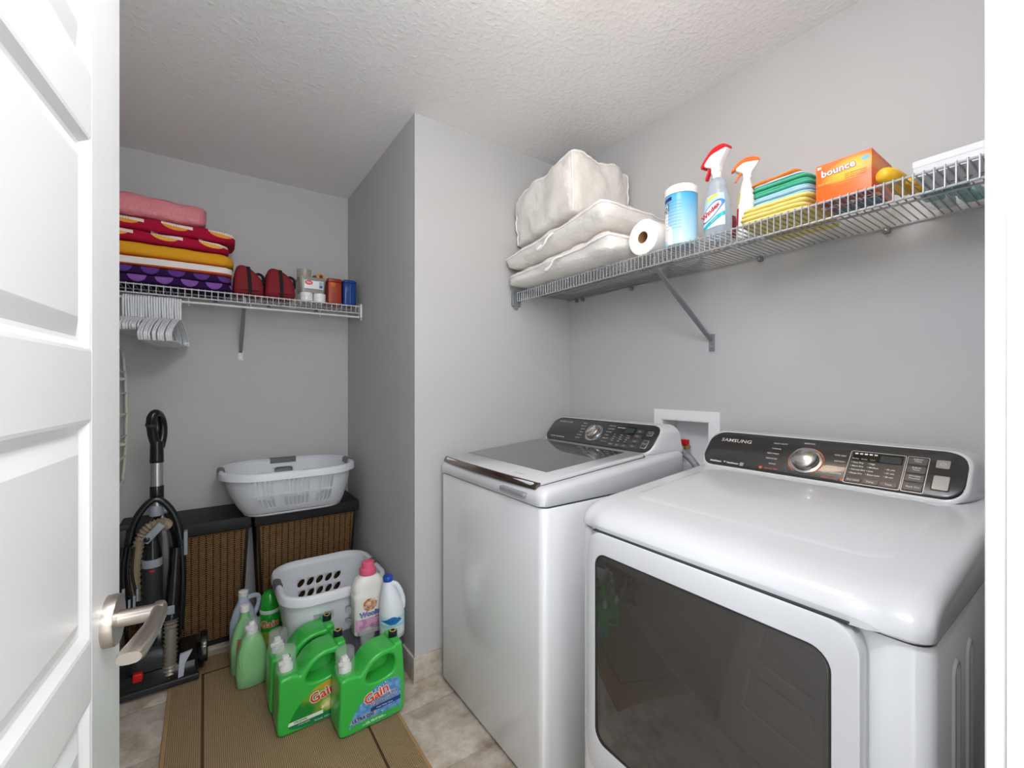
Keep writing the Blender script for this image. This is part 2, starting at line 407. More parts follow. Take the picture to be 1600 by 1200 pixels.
va = empty('hot_water_valve', (vx, vy, vz)); va.parent = ob; va.location = (vx-ob.location.x, vy-ob.location.y, vz-ob.location.z)
obj('body', B().lathe([(.010, -.03), (.010, -.005), (.014, -.004), (.014, .012), (.009, .013), (.009, .03)], 16, M=Matrix.Rotation(-pi/2, 4, 'Y')), M_BRASS, va)
obj('nut', B().lathe([(.015, .03), (.016, .034), (.016, .046), (.012, .05)], 8, M=Matrix.Rotation(-pi/2, 4, 'Y')), M_STEEL, va)
obj('handle', B().rbox(-.012, .012, -.018, .018, .012, .034, .006, .004).box(-.004, .004, -.004, .004, 0, .013), mat('red_plastic', '#c4121b', .35), va)
hp = [(vx-.045, vy-.002, vz-.004), (vx-.060, vy-.02, vz-.006), (vx-.066, vy-.05, vz-.018), (vx-.068, vy-.085, vz-.045), (vx-.065, vy-.11, vz-.09), (vx-.06, vy-.12, vz-.2)]
def smoothpath(P, n=6):
    P = [Vector(p) for p in P]; out = []
    for i in range(len(P)-1):
        a, b_, c, d = P[max(i-1, 0)], P[i], P[i+1], P[min(i+2, len(P)-1)]
        for k in range(n):
            t = k/n; out.append(.5*((2*b_)+(-a+c)*t+(2*a-5*b_+4*c-d)*t*t+(-a+3*b_-3*c+d)*t**3))
    out.append(P[-1]); return out
def corrugated(P, r, amp, n=6, sides=12, sub=6):
    pp = smoothpath(P, n*sub//6); L = 0; rs = []
    for i, p in enumerate(pp): rs.append(r+(amp if i % 2 else -amp))
    return B().tube(pp, rs, sides)
obj('drain_hose', corrugated(hp, .0135, .0014, n=12), mat('grey_hose', '#8f9396', .5), ob, world=True, ang=70)

# ================================================================ washer and dryer
def p_enamel(nt, v, x, y, z): return mixc(nt, .0, hexc('#e9eaec'), hexc('#e9eaec'))
M_ENAM = mat('white_enamel', '#e4e6e8', .16, coat=.6)
M_ENAM2 = mat('white_appliance_plastic', '#d0d2d5', .22, coat=.4)
M_GAP = mat('dark_gap', '#2b2c2e', .7)
def p_panel(nt, v, x, y, z): return mixc(nt, noise(nt, v, 300, 2), hexc('#4a4947'), hexc('#4f4e4c'))
M_PANEL = mat('dark_control_panel', '#474645', .26, .55, coat=.5)
M_DGLASS = mat('smoked_lid_glass', '#3f4141', .05, coat=1)
M_SILV = mat('silver_plastic', '#b4b1ad', .25, .9)
M_PRINT = mat('white_print', '#dcdcdc', .6)
M_ORNG = mat('orange_print', '#e0682c', .6)
M_BLUEP = mat('blue_print', '#7fa9bd', .6)
M_DISP = mat('black_display', '#121314', .12, coat=1)
M_BTN = mat('panel_button', '#55565a', .3, .5)
M_BTN2 = mat('silver_button', '#9c9ea0', .28, .7)
M_BTNE = mat('button_edge', '#c9cacc', .3, .6)
XF, XK = .838, 1.575
SL = Vector((.673, 0, .740)); PN = Vector((-.740, 0, .673))
def deckz(x): return .952+(x-XF)*(.046/.56)
def machine_shell(root, y0, y1, front_r, lidmid):
    b = B(); rings = []
    for z, i in ((.012, .004), (.02, 0), (.885, 0), (.892, .003)): rings.append([(x, y, z) for x, y in rrect(XF+i, XK-i, y0+i, y1-i, .028, 6)])
    body = obj('body', b.loft(rings), M_ENAM, root, world=True)
    for yy in (y0+.06, y1-.06):
        for xx in (XF+.08, XK-.08): obj('foot', B().lathe([(.022, 0), (.022, .010), (.012, .013)], 14, M=Matrix.Translation((xx, yy, 0))), M_GAP, root, world=True)
    obj('seam_gasket', B().loft([[(x, y, z) for x, y in rrect(XF+.005, XK-.005, y0+.005, y1-.005, .026, 6)] for z in (.891, .90)]), M_GAP, root, world=True)
    # top cover: rounded ring loft whose lower front edge rises in the middle when lidmid > 0
    rings = []; fr = front_r; sr = .022
    def zl(x, y):
        if lidmid <= 0 or x > XF+.05: return .8965
        t = min(1, max(0, min(y-(y0+.045), (y1-.045)-y)/.035)); t = t*t*(3-2*t)
        return .8965+lidmid*t*max(0, 1-(x-XF)/.05)
    base = rrect(XF-.006, XK, y0, y1, .03, 8)
    # more points along the straight front so that the lower edge can bend
    pts = []
    for i, p in enumerate(base):
        q = base[(i+1) % len(base)]
        L = hypot(q[0]-p[0], q[1]-p[1]); m = max(1, int(L/.02)) if L > .1 else 1
        for k in range(m): pts.append((p[0]+(q[0]-p[0])*k/m, p[1]+(q[1]-p[1])*k/m))
    cx0, cx1, cy0, cy1 = XF-.006, XK, y0, y1
    def ins(p, f, s_):    # move a plan point inwards by f at the front side and s_ at the other sides
        x, y = p; ux = (x-cx0)/(cx1-cx0); uy = (y-cy0)/(cy1-cy0)
        return (cx0+f+ux*(cx1-cx0-f-s_), cy0+s_+uy*(cy1-cy0-2*s_))
    rings.append([(x, y, zl(x, y)-.0002) for x, y in [ins(p, .004, .004) for p in pts]])
    rings.append([(x, y, zl(x, y)+.004) for x, y in pts])
    N = 8
    for k in range(N+1):
        a = pi/2*k/N; R = []
        for p in pts:
            x, y = ins(p, fr*(1-cos(a)), sr*(1-cos(a)))
            wf = max(0, min(1, 1-(p[0]-cx0)/.06)); rz_ = sr+(min(fr, .05)-sr)*wf
            R.append((x, y, deckz(x)-rz_*(1-sin(a))))
        rings.append(R)
    if lidmid > 0:      # the cover swells out over the door between its two corners
        def bulge(p):
            t = min(1, max(0, min(p[1]-(y0+.035), (y1-.035)-p[1])/.05)); t = t*t*(3-2*t)
            w = max(0, 1-(p[0]-XF)/.13) if p[0] > XF else 1
            return (p[0]-.019*t*w*w*(3-2*w), p[1], p[2])
        rings = [[bulge(p) for p in r_] for r_ in rings]
    top = obj('top_cover', B().loft(rings), M_ENAM2, root, world=True, ang=50)
    return body, top
def console(root, y1):
    """tilted control console; a runs from its left end towards -y, b up the slope"""
    def P(a, b_, n): 
        v = Vector((1.40, y1, 1.0))+Vector((0, -1, 0))*a+SL*b_+PN*n; return tuple(v)
    rings = []
    W, Hh = .652, .150
    for inset, n in ((.010, .0035), (.004, .003), (0, -.002)):
        rings.append([P(x, y, n) for x, y in rrect(inset, W-inset, -.006+inset, Hh-inset, .045-inset, 7)])
    # back: pull every point straight back to the rear of the machine, spreading a little at the foot
    back = []; mid = []
    for x, y in rrect(0, W, -.006, Hh, .045, 7):
        p = Vector(P(x, y, -.002)); t = 1-(y+.006)/(Hh+.006); c = (x-W/2)/(W/2)
        mid.append((p.x+.03, p.y-c*(.010*t), p.z-.004*t)); 
        back.append((XK-.004, p.y-c*(.028*t+.004), p.z-(.014*t)))
    rings += [mid, back]
    con = obj('console', B().loft(rings, False, True), M_ENAM2, root, world=True, ang=50)
    pl = [[P(x, y, n) for x, y in rrect(i, W-.004-i, i+.004, Hh-.008-i, .040, 7)] for i, n in ((.006, .0030), (.006, .0052), (.0075, .0060))]
    face = obj('control_panel', B().loft(pl), M_PANEL, root, world=True, ang=40)
    obj('panel_gasket', B().loft([[P(x, y, n) for x, y in rrect(i, W-i, i-.003, Hh-i, .045, 7)] for i, n in ((.0075, .002), (.0085, .0046))]), M_GAP, root, world=True)
    return con, face, P
def plate(root, P, a0, a1, b0, b1, n0, n1, r, m, name='button', e=.0006):
    return obj(name, B().loft([[P(x, y, n) for x, y in rrect(a0+i, a1-i, b0+i, b1-i, r, 3)] for i, n in ((0, n0), (0, n1-e), (e, n1))]), m, root, world=True)
def ptext(root, P, s, a, b_, size, m=M_PRINT, align='LEFT', n=.0061, bold=0, xs=1):
    M = frame(P(a, b_, n), (0, -1, 0), SL); return text(s, size, m, root, M, align=align, bold=bold, xs=xs, ext=.00005)
def knob(face, P, a, b_, ringm):
    M = frame(P(a, b_, .0060), (0, -1, 0), SL)
    k = obj('knob', B().lathe([(.0335, .0005), (.0335, .016), (.0325, .020), (.029, .023), (.020, .0255), (.001, .0265)], 40, M=M, c0=True), M_SILV, face, world=True)
    obj('knob_ring', B().lathe([(.0340, 0), (.0435, 0), (.0435, .0030), (.041, .0040), (.0345, .0040)], 48, M=M, c0=False, c1=False), M_STEEL, k, world=True)
    A = [radians(t) for t in range(-150, 151, 6)]
    obj('ring_mark', B().loft([[tuple(M @ Vector((r*sin(t), r*cos(t), .0004))) for t in A] for r in (.0440, .0458)], False, False, closed=False), ringm, face, world=True)
    return k, M

# ---------------------------------------------------------------- washer
WY0, WY1 = 1.026, 1.727
ws = empty('washing_machine', (1.2, 1.375, 0), 'white top-loading washing machine with smoked glass lid beside the wall corner', 'washer')
machine_shell(ws, WY0, WY1, .035, 0)
# lid: a framed slab lying in the deck, front edge with a bronze chrome strip
def dz(x, n): return deckz(x)+n
def lidring(x0, x1, ya, yb, r, n): return [(x, y, dz(x, n)) for x, y in rrect(x0, x1, ya, yb, r, 5)]
obj('lid_gap', B().loft([lidring(.845, 1.392, WY0+.040, WY1-.020, .03, .0003), lidring(.845, 1.392, WY0+.040, WY1-.020, .03, .0012)]), M_GAP, ws, world=True)
lid = obj('lid', B().loft([lidring(.842, 1.389, WY0+.044, WY1-.024, .03, .0005), lidring(.842, 1.389, WY0+.044, WY1-.024, .03, .0085), lidring(.846, 1.386, WY0+.047, WY1-.027, .028, .0105)]), M_ENAM2, ws, world=True, ang=40)
gl = B().loft([lidring(.958, 1.355, WY0+.128, WY1-.030, .008, .0104), lidring(.958, 1.355, WY0+.128, WY1-.030, .008, .0112)])
obj('lid_glass', gl, M_DGLASS, lid, world=True, label='smoked glass window of the lid')
hs = []
for t in range(13):
    y = WY0+.043+(WY1-WY0-.066)*t/12; u = abs(t/6-1)
    x = .840+.010*u*u; z = deckz(.85)+.002
    hs.append([(x-.009, y, z-.010), (x+.012, y, z-.012), (x+.013, y, z+.009), (x+.002, y, z+.0105), (x-.008, y, z-.002)])
obj('lid_handle', B().loft(hs), mat('bronze_chrome', '#8c827a', .16, 1), lid, world=True, ang=30, label='bronze chrome strip along the lid edge')
obj('grip_tab', B().rbox(.818, .845, 1.10, 1.24, deckz(.84)-.034, deckz(.84)-.022, .006, .003), mat('grey_plastic', '#8d9096', .35), lid, world=True)
for dx in (.0, .007, .014): obj('printed_mark', B().box(.885+dx, .888+dx, 1.20-dx, 1.245-dx*2, dz(.89, .0104), dz(.89, .0109)), mat('grey_print', '#9a9da0', .5), lid, world=True)
con, face, P = console(ws, WY1-.012)
k, KM = knob(face, P, .313, .068, M_BLUEP)
obj('knob_grip', B().rbox(-.006, .006, -.028, .028, .024, .034, .005, .003, M=KM @ Matrix.Rotation(-.6, 4, 'Z')), M_SILV, k, world=True)
ptext(face, P, 'SAMSUNG', .047, .116, .0165, mat('grey_print', '#9a9da0', .5), bold=.0001, xs=1.25)
ptext(face, P, 'PowerFoam  VibrationReduction', .045, .026, .0075, bold=.0001)
for i, s in enumerate(['Sanitize', 'Heavy Duty', 'Bedding', 'Normal', 'Perm Press', 'Delicates']):
    ptext(face, P, s.upper(), .245-.006*(i == 0), .118-.017*i, .0058, align='RIGHT')
for i, s in enumerate(['Quick Wash', 'Active Wear', 'Kids Wear', 'Towels', 'Rinse+Spin', 'Pure Cycle']):
    ptext(face, P, s.upper(), .378, .118-.017*i, .0058, m=M_BLUEP if i == 5 else M_PRINT)
plate(face, P, .423, .530, .082, .122, .0060, .0063, .004, M_DISP, 'display')
plate(face, P, .474, .522, .088, .116, .0063, .0066, .002, mat('lcd_grey', '#3a4146', .15), 'screen')
for i in range(4): ptext(face, P, '88', .430+.0105*i, .112, .0065, n=.0066, bold=.0003)
for c in range(3):
    for rw in range(4): ptext(face, P, ['Hot', 'Warm', 'Cool', 'Cold', 'Extra', 'High', 'Medium', 'Low', 'Heavy', 'Normal', 'Light', 'Soak'][c*4+rw], .428+.036*c, .075-.0105*rw, .0055)
for c in range(3):
    plate(face, P, .423+.036*c, .455+.036*c, .016, .030, .0060, .0076, .003, M_BTN)
    ptext(face, P, ['Temp', 'Spin', 'Soil'][c], .439+.036*c, .023, .0065, align='CENTER', n=.0077)
for rw in range(4):
    plate(face, P, .534, .572, .018+.025*rw, .036+.025*rw, .0060, .0076, .003, M_BTN)
    ptext(face, P, ['Delay', 'Steam', 'Rinse', 'Signal'][rw], .553, .027+.025*rw, .0065, align='CENTER', n=.0077)
for b0, b1, s in ((.086, .108, 'ON'), (.024, .064, 'START')):
    plate(face, P, .590, .618, b0, b1, .0060, .0066, .004, M_BTNE); plate(face, P, .592, .616, b0+.002, b1-.002, .0060, .0078, .003, M_BTN)
    ptext(face, P, s, .604, (b0+b1)/2, .0065, align='CENTER', n=.0079)

# ---------------------------------------------------------------- dryer
DY0, DY1 = .160, .865
dr = empty('clothes_dryer', (1.2, .51, 0), 'white front-loading clothes dryer with dark door window beside the door frame', 'dryer')
machine_shell(dr, DY0, DY1, .085, .013)
obj('door_gap_shade', B().box(.8045, XF, .250, .786, .9040, .9062), M_GAP, dr, world=True)  # dark strip on the door top: the gap's shade as a solid colour
dry_top = [o for o in dr.children if o.name.startswith('top_cover')][0]
# shallow raised plateau on the top
def plat(i, n): return [(x, y, deckz(x)+n) for x, y in rrect(.965+i, 1.39-i, DY0+.075+i, DY1-.055-i, .05, 6)]
obj('top_plateau', B().loft([plat(0, -.001), plat(.010, .0015), plat(.02, .0022)]), M_ENAM2, dr, world=True, ang=60)
# door
y0, y1, z0, z1 = .232, .803, .300, .9045; xd = .800
def dring(i, x, r=.045): return [(x, y, z) for y, z in rrect(y0+i, y1-i, z0+i, z1-i, r-i, 7)]
def wring(i, x, r=.03): return [(x, y, z) for y, z in rrect(.2735+i, .772-i, .385+i, .850-i, r-i, 7)]
n_ = len(dring(0, 0))
b = B(); b.loft([dring(.004, XF-.001), dring(0, XF-.006), dring(0, xd+.006), dring(.002, xd+.002), dring(.007, xd), wring(-.004, xd), wring(-.003, xd+.003), wring(0, xd+.004), wring(0, XF-.004)], False, False)
dd = obj('door', b, M_ENAM2, dr, world=True, ang=40)
def p_dg(): 
    m = bpy.data.materials.new('tinted_door_glass'); m.use_nodes = True; nt = NT(m); t = m.node_tree
    p = t.nodes['Principled BSDF']; out = t.nodes['Material Output']
    tr = nt.n('ShaderNodeBsdfTransparent'); tr.inputs[0].default_value = (.55, .53, .50, 1)
    p.inputs['Base Color'].default_value = hexc('#565350'); p.inputs['Roughness'].default_value = .03; p.inputs['Coat Weight'].default_value = 1
    mx = nt.n('ShaderNodeMixShader'); mx.inputs[0].default_value = .5
    nt.link(tr.outputs[0], mx.inputs[1]); nt.link(p.outputs[0], mx.inputs[2]); nt.link(mx.outputs[0], out.inputs[0]); return m
obj('window', B().loft([wring(.0003, xd+.005), wring(.0003, xd+.0025), wring(.002, xd+.0015)]), p_dg(), dd, world=True, label='dark tinted glass of the dryer door')
obj('window_rim', B().loft([wring(-.0035, xd+.0035), wring(-.0025, xd+.0005), wring(-.0005, xd+.0005), wring(0, xd+.0035)], False, False), M_GAP, dd, world=True)
# what shows through the glass: pale inner bowl round the drum mouth
M_IN = mat('inner_door_plastic', '#8d8a86', .4)
cy, cz = .523, .615
b = B(); b.loft([[(XF-.0035+d_, cy+r_*cos(2*pi*i/48), cz+r_*sin(2*pi*i/48)) for i in range(48)] for r_, d_ in ((.232, .0), (.225, -.010), (.205, -.014), (.190, -.010), (.150, .0), (.001, .001))], False, False)
obj('inner_bowl', b, M_IN, dd, world=True, ang=60)
obj('inner_liner', B().box(XF-.0032, XF-.0030, .274, .771, .386, .849), mat('liner_grey', '#5c5a57', .4), dd, world=True)
# scooped finger recesses at both ends of the gap above the door
# pressed indents in the side panel
for i, xa in enumerate((.945, 1.045)):
    rg = [[(x, DY0+d_, z) for x, z in rrect(xa+i_, xa+.05-i_, .30+i_, .84-i_, .03, 6)] for i_, d_ in ((0, -.0004), (.004, -.0035), (.009, -.0035), (.016, -.0008))]
    obj('side_rib', B().loft(rg, False, True), M_ENAM, dr, world=True, ang=40)
con, face, P = console(dr, DY1-.003)
k, KM = knob(face, P, .314, .062, M_ORNG)
obj('knob_cap', B().lathe([(.024, .0245), (.018, .0262), (.001, .0275)], 32, M=KM, c0=False), M_STEEL, k, world=True)
ptext(face, P, 'SAMSUNG', .044, .107, .0185, mat('silver_print', '#c9c7c4', .4), bold=.0001, xs=1.2)
ptext(face, P, 'MultiSteam', .037, .018, .0085, bold=.0003); ptext(face, P, '™ VentSensor', .082, .018, .0085, bold=.0003)
plate(face, P, .136, .148, .012, .025, .0060, .0062, .001, mat('grey_print', '#9a9da0', .5), 'printed_mark')
for i, (s, a, b_) in enumerate((('HEAVY DUTY', .252, .113), ('NORMAL', .240, .093), ('PERM PRESS', .238, .074), ('DELICATES', .238, .055), ('WOOL', .240, .036))):
    ptext(face, P, s, a, b_, .0066, align='RIGHT')
ptext(face, P, 'SENSOR DRY', .250, .018, .0066, M_ORNG, 'RIGHT'); plate(face, P, .196, .205, .014, .023, .0060, .0062, .001, M_ORNG, 'printed_mark')
for i, (s, a, b_) in enumerate((('BEDDING', .295, .124), ('TIME DRY', .378, .094), ('REFRESH', .382, .074), ('WRINKLE AWAY', .366, .054), ('STEAM SANITIZE', .358, .034))):
    ptext(face, P, s, a, b_, .0066)
ptext(face, P, 'STEAM CYCLE', .362, .016, .0066, M_ORNG); plate(face, P, .408, .416, .012, .020, .0060, .0062, .001, M_ORNG, 'printed_mark')
plate(face, P, .414, .532, .009, .116, .0060, .0064, .005, M_BTNE, 'display_rim'); plate(face, P, .4153, .5307, .0103, .1147, .0060, .0067, .004, M_PANEL, 'display_panel')
plate(face, P, .420, .527, .083, .112, .0066, .0069, .002, M_DISP, 'display'); plate(face, P, .480, .524, .086, .108, .0068, .0071, .002, mat('lcd_grey', '#3a4146', .15), 'screen')
for i in range(5): plate(face, P, .424+.0105*i, .432+.0105*i, .104, .1095, .0068, .0071, .0008, M_PRINT, 'printed_mark')
for i, s in enumerate(('Sensing', 'Drying', 'Cool')): ptext(face, P, s, .421+.02*i, .090, .0048, n=.0072)
for c, L in enumerate((['Very Dry', 'More Dry', 'Normal Dry', 'Damp Dry'], ['High', 'Medium', 'Low', 'Extra Low'], ['', '60 min', '50 min', '30 min'])):
    for rw, s in enumerate(L):
        if s: ptext(face, P, '• '+s, .421+.037*c, .077-.0115*rw, .0062, n=.0069, bold=.0001)
for c, s in enumerate(('Dry Level', 'Temp.', 'Time')):
    plate(face, P, .4195+.037*c, .4525+.037*c, .013, .027, .0066, .0084, .003, M_BTN); ptext(face, P, s, .436+.037*c, .020, .0068, align='CENTER', n=.0085)
plate(face, P, .5335, .576, .009, .116, .0060, .0064, .004, M_BTNE, 'button_rim'); plate(face, P, .5347, .5748, .0102, .1148, .0060, .0067, .003, M_PANEL, 'button_field')
for rw, s in enumerate((' Rack Dry', 'Wrinkle\nPrevent', 'Adjust\nTime', 'Adjust\nTime')):
    plate(face, P, .537, .573, .0135+.0255*rw, .0335+.0255*rw, .0066, .0086, .003, M_BTN); ptext(face, P, s, .555, .0235+.0255*rw+(.003 if '\n' in s else 0), .0068, align='CENTER', n=.0087)
for a0, a1, b0, b1 in ((.588, .613, .088, .112), (.588, .617, .026, .066)):
    plate(face, P, a0-.002, a1+.002, b0-.002, b1+.002, .0060, .0064, .004, M_GAP, 'button_rim'); plate(face, P, a0, a1, b0, b1, .0060, .0082, .003, M_BTN2)
M = frame(P(.6005, .100, .0083), (0, -1, 0), SL)
obj('power_symbol', B().loft([[tuple(M @ Vector((r*sin(t), r*cos(t), 0))) for t in [radians(q) for q in range(40, 321, 20)]] for r in (.0042, .0050)], False, False, closed=False).box(-.0004, .0004, .001, .006, -.0001, .0001, M=M), M_PRINT, face, world=True)

# ================================================================ shape builders for the goods
from mathutils import noise as mn, geometry as mg
def sell(t, hw, hd, e):
    c, s_ = cos(t), sin(t); f = lambda v: (1 if v >= 0 else -1)*abs(v)**(2/e)
    return hw*f(c), hd*f(s_)
def interp(tab, z):
    if z <= tab[0][0]: return tab[0][1:]
    for a, b_ in zip(tab, tab[1:]):
        if z <= b_[0]:
            t = (z-a[0])/(b_[0]-a[0]+1e-9); return tuple(p+(q-p)*t for p, q in zip(a[1:], b_[1:]))
    return tab[-1][1:]
def oval(tab, n=32):
    """bottle body from a table of (z, half width, half depth, exponent[, x offset])"""
    return B().loft([[(x+(r[4] if len(r) > 4 else 0), y, r[0]) for x, y in [sell(2*pi*i/n, r[1], r[2], r[3]) for i in range(n)]] for r in tab])
def patch(tab, a0, a1, z0, z1, off=.0008, na=14, nz=8):
    """a label lying on the body of oval(tab); angles in degrees, -90 is the front"""
    R = []
    for j in range(nz+1):
        z = z0+(z1-z0)*j/nz; p = interp(tab, z); row = []
        for i in range(na+1):
            x, y = sell(radians(a0+(a1-a0)*i/na), p[0]+off, p[1]+off, p[2]); row.append((x+(p[3] if len(p) > 3 else 0), y, z))
        R.append(row)
    return B().loft(R, False, False, closed=False)
def cubebox(N, F):
    """closed box grid; F maps a point of the unit cube surface to a place"""
    nx, ny, nz = N; idx = {}; V = []; Fc = []
    def vid(i, j, k):
        if (i, j, k) not in idx:
            idx[(i, j, k)] = len(V); V.append(F(2*i/nx-1, 2*j/ny-1, 2*k/nz-1))
        return idx[(i, j, k)]
    for i in range(nx):
        for j in range(ny):
            for k in (0, nz): Fc.append((vid(i, j, k), vid(i+1, j, k), vid(i+1, j+1, k), vid(i, j+1, k)))
    for i in range(nx):
        for k in range(nz):
            for j in (0, ny): Fc.append((vid(i, j, k), vid(i+1, j, k), vid(i+1, j, k+1), vid(i, j, k+1)))
    for j in range(ny):
        for k in range(nz):
            for i in (0, nx): Fc.append((vid(i, j, k), vid(i, j+1, k), vid(i, j+1, k+1), vid(i, j, k+1)))
    return B().add(V, Fc)
def soft(x0, x1, y0, y1, z0, z1, p=6, amp=.004, seed=0, freq=14, warp=None, pz=None):
    """puffy rounded box with wrinkles; p is how square it is"""
    c = Vector(((x0+x1)/2, (y0+y1)/2, (z0+z1)/2)); h = Vector(((x1-x0)/2, (y1-y0)/2, (z1-z0)/2))
    def F(u, v, w):
        n = (abs(u)**p+abs(v)**p+abs(w)**p)**(1/p); q = Vector((u, v, w))/n
        P = Vector((c.x+q.x*h.x, c.y+q.y*h.y, c.z+q.z*h.z))
        if amp:
            d = mn.noise(P*freq+Vector((seed*7.1, seed*3.3, 0)))*amp+mn.noise(P*freq*3.1+Vector((0, seed*5.7, seed)))*amp*.45
            s_ = 1 if q.z > -.6 else .1
            P += Vector((u*d, v*d, w*d*s_))
        if warp: P = Vector(warp(P, q))
        return tuple(P)
    return F
def holed_prism(outer, hole, d0, d1, bo, bh, squash=None):
    """outline with a hole (both (x,z) loops), extruded along y with rounded edges"""
    def off(poly, k):
        n = len(poly); ar = sum(poly[i-1][0]*poly[i][1]-poly[i][0]*poly[i-1][1] for i in range(n)); sg = 1 if ar > 0 else -1; out = []
        for i in range(n):
            a, b_, c = poly[i-1], poly[i], poly[(i+1) % n]
            t1 = Vector((b_[0]-a[0], b_[1]-a[1])).normalized(); t2 = Vector((c[0]-b_[0], c[1]-b_[1])).normalized(); t = t1+t2
            t = t.normalized() if t.length > 1e-6 else t1
            out.append((b_[0]-t.y*k*sg, b_[1]+t.x*k*sg))
        return out
    b = B()
    def rings(poly, bev, sgn):
        R = []
        for k in range(5):
            a = pi/2*k/4; R.append([(x, d0+bev*(1-cos(a)), z) for x, z in off(poly, sgn*bev*(1-sin(a)))])
        for k in range(5):
            a = pi/2*k/4; R.append([(x, d1-bev*(1-sin(a)), z) for x, z in off(poly, sgn*bev*(1-cos(a)))])
        return R
    Ro = rings(outer, bo, 1); b.loft(Ro, False, False)
    loops = [(Ro[0], Ro[-1])]
    if hole:
        Rh = rings(hole, bh, -1); b.loft(Rh, False, False); loops.append((Rh[0], Rh[-1]))
    for s_ in (0, 1):
        L = [[Vector((p[0], p[2], 0)) for p in l[s_]] for l in loops]; flat = [p for l in loops for p in l[s_]]
        b.add(flat, [tuple(t) for t in mg.tessellate_polygon(L)])
    return b
def spline2(P, n=5):
    return [(p.x, p.y) for p in smoothpath([(x, z, 0) for x, z in P], n)][:-1]
def cloop(P, n=5):      # closed smooth loop in (x,z)
    P = [Vector((x, z)) for x, z in P]; m = len(P); out = []
    for i in range(m):
        a, b_, c, d = P[i-1], P[i], P[(i+1) % m], P[(i+2) % m]
        for k in range(n):
            t = k/n; q = .5*((2*b_)+(-a+c)*t+(2*a-5*b_+4*c-d)*t*t+(-a+3*b_-3*c+d)*t**3); out.append((q.x, q.y))
    return out
FR = lambda x, y, z: frame((x, y, z), (1, 0, 0), (0, 0, 1))     # a place on something that faces local -y
def ltext(root, s, x, y, z, size, m, tilt=0, **k):
    M = FR(x, y, z) @ Matrix.Rotation(tilt, 4, 'Z'); return text(s, size, m, root, M, world=False, **k)
def clearmat(name, col, a, rough=.08):
    return mat(name, col, rough, alpha=a, coat=.5)
M_CLEAR = clearmat('clear_plastic', '#dfe6e4', .22)
M_WPL = mat('white_bottle_plastic', '#eceeee', .3)
M_RED = mat('red_trigger', '#d81f2a', .3); M_ORG = mat('orange_trigger', '#f0702a', .3)
M_BLK = mat('black_plastic', '#161617', .35); M_BLK2 = mat('black_gloss', '#1a1b1c', .18)
RS = -pi/2      # things on the right shelf face -x

# ---------------------------------------------------------------- bedding bags on the right shelf
M_BAG = mat('white_bedding_bag', '#e3dfd9', .38, bump=(30, .6, 5, .010))
M_BAGP = mat('bag_piping', '#efeeec', .4)
def bedding(label, F, N, loc, edges, loops, pr=.0045):
    r = empty('bedding_bag', loc, label, 'bag', 'white bedding bags stacked on the grey shelf')
    obj('bag_body', cubebox(N, F), M_BAG, r, world=True, ang=80)
    for e in edges: obj('piping', B().tube([F(*q) for q in e], pr, 8), M_BAGP, r, world=True, ang=80)
    for e in loops: obj('carry_handle', B().tube(smoothpath([(x-.014*sin(pi*k/(len(e)-1)), y, z) for k, (x, y, z) in enumerate(e)], 5), .0075, 8, flat=.6), M_BAGP, r, world=True, ang=80)
T_ = [i/20*2-1 for i in range(21)]
def warp_low(P, q):      # front edge leans out over the lip and the bag swells towards its near end
    t = (1.755-P.y)/.72; h = (P.z-1.736)/.11
    e = max(abs(q.x), abs(q.y))**7; zc = 1.736+.068*(1-.25*max(0, -q.x))
    z = zc+(P.z-zc)*(1-.55*e)
    return (P.x-.030*max(0, -q.x)**3*abs(q.y)**4+.012*(1-h)*max(0, -q.x), P.y-.03*max(0, -q.y)**5*max(0, -q.x)**3, 1.7362+(z-1.7362)*(.72+.42*t))
F1 = soft(1.198, 1.60, 1.078, 1.752, 1.736, 1.846, 9, .007, 1, 14, warp_low)
bedding('white bedding bag with carry handle, lowest of the stack on the grey shelf', F1, (24, 36, 10), (1.4, 1.4, 1.736), [[(-1, t, .62) for t in T_], [(t, -1, .62) for t in T_], [(-1, -1, .62+.0*t) for t in T_[:2]]],
        [[(1.205, 1.445, 1.775), (1.188, 1.43, 1.758), (1.184, 1.405, 1.752), (1.186, 1.385, 1.768), (1.184, 1.365, 1.79), (1.200, 1.345, 1.802)]])
def warp_mid(P, q):
    t = (1.755-P.y)/.66; zb_ = 1.7362+.1105*(.72+.42*t*.93)+.001; h = (P.z-1.85)/.12
    e = max(abs(q.x), abs(q.y))**7; zc = 1.918; z = zc+(P.z-zc)*(1-.55*e)
    return (P.x-.030*max(0, -q.x)**3*abs(q.y)**4+.014*(1-h)*max(0, -q.x), P.y, zb_+(z-1.85)*(.62+.62*t-.18*t*t))
F2 = soft(1.190, 1.605, 1.10, 1.755, 1.85, 1.972, 9, .008, 5, 13, warp_mid)
bedding('white bedding bag with curled handle, middle one of the stack on the grey shelf', F2, (24, 36, 10), (1.4, 1.43, 1.84), [[(-1, t, .62) for t in T_], [(t, -1, .62) for t in T_]],
        [[(1.192, 1.475, 1.878), (1.176, 1.47, 1.855), (1.172, 1.445, 1.846), (1.172, 1.415, 1.858), (1.174, 1.40, 1.885), (1.188, 1.395, 1.905)]])
def warp_top(P, q):
    t = (1.76-P.y)/.44; h = (P.z-1.955)/.27
    zb_ = 1.925+.045*t+.02
    return (P.x+.012*(1-h)*max(0, -q.x), P.y, zb_+(P.z-1.955)*(.90+.16*t))
F3 = soft(1.235, 1.615, 1.325, 1.762, 1.955, 2.212, 9, .015, 9, 11, warp_top)
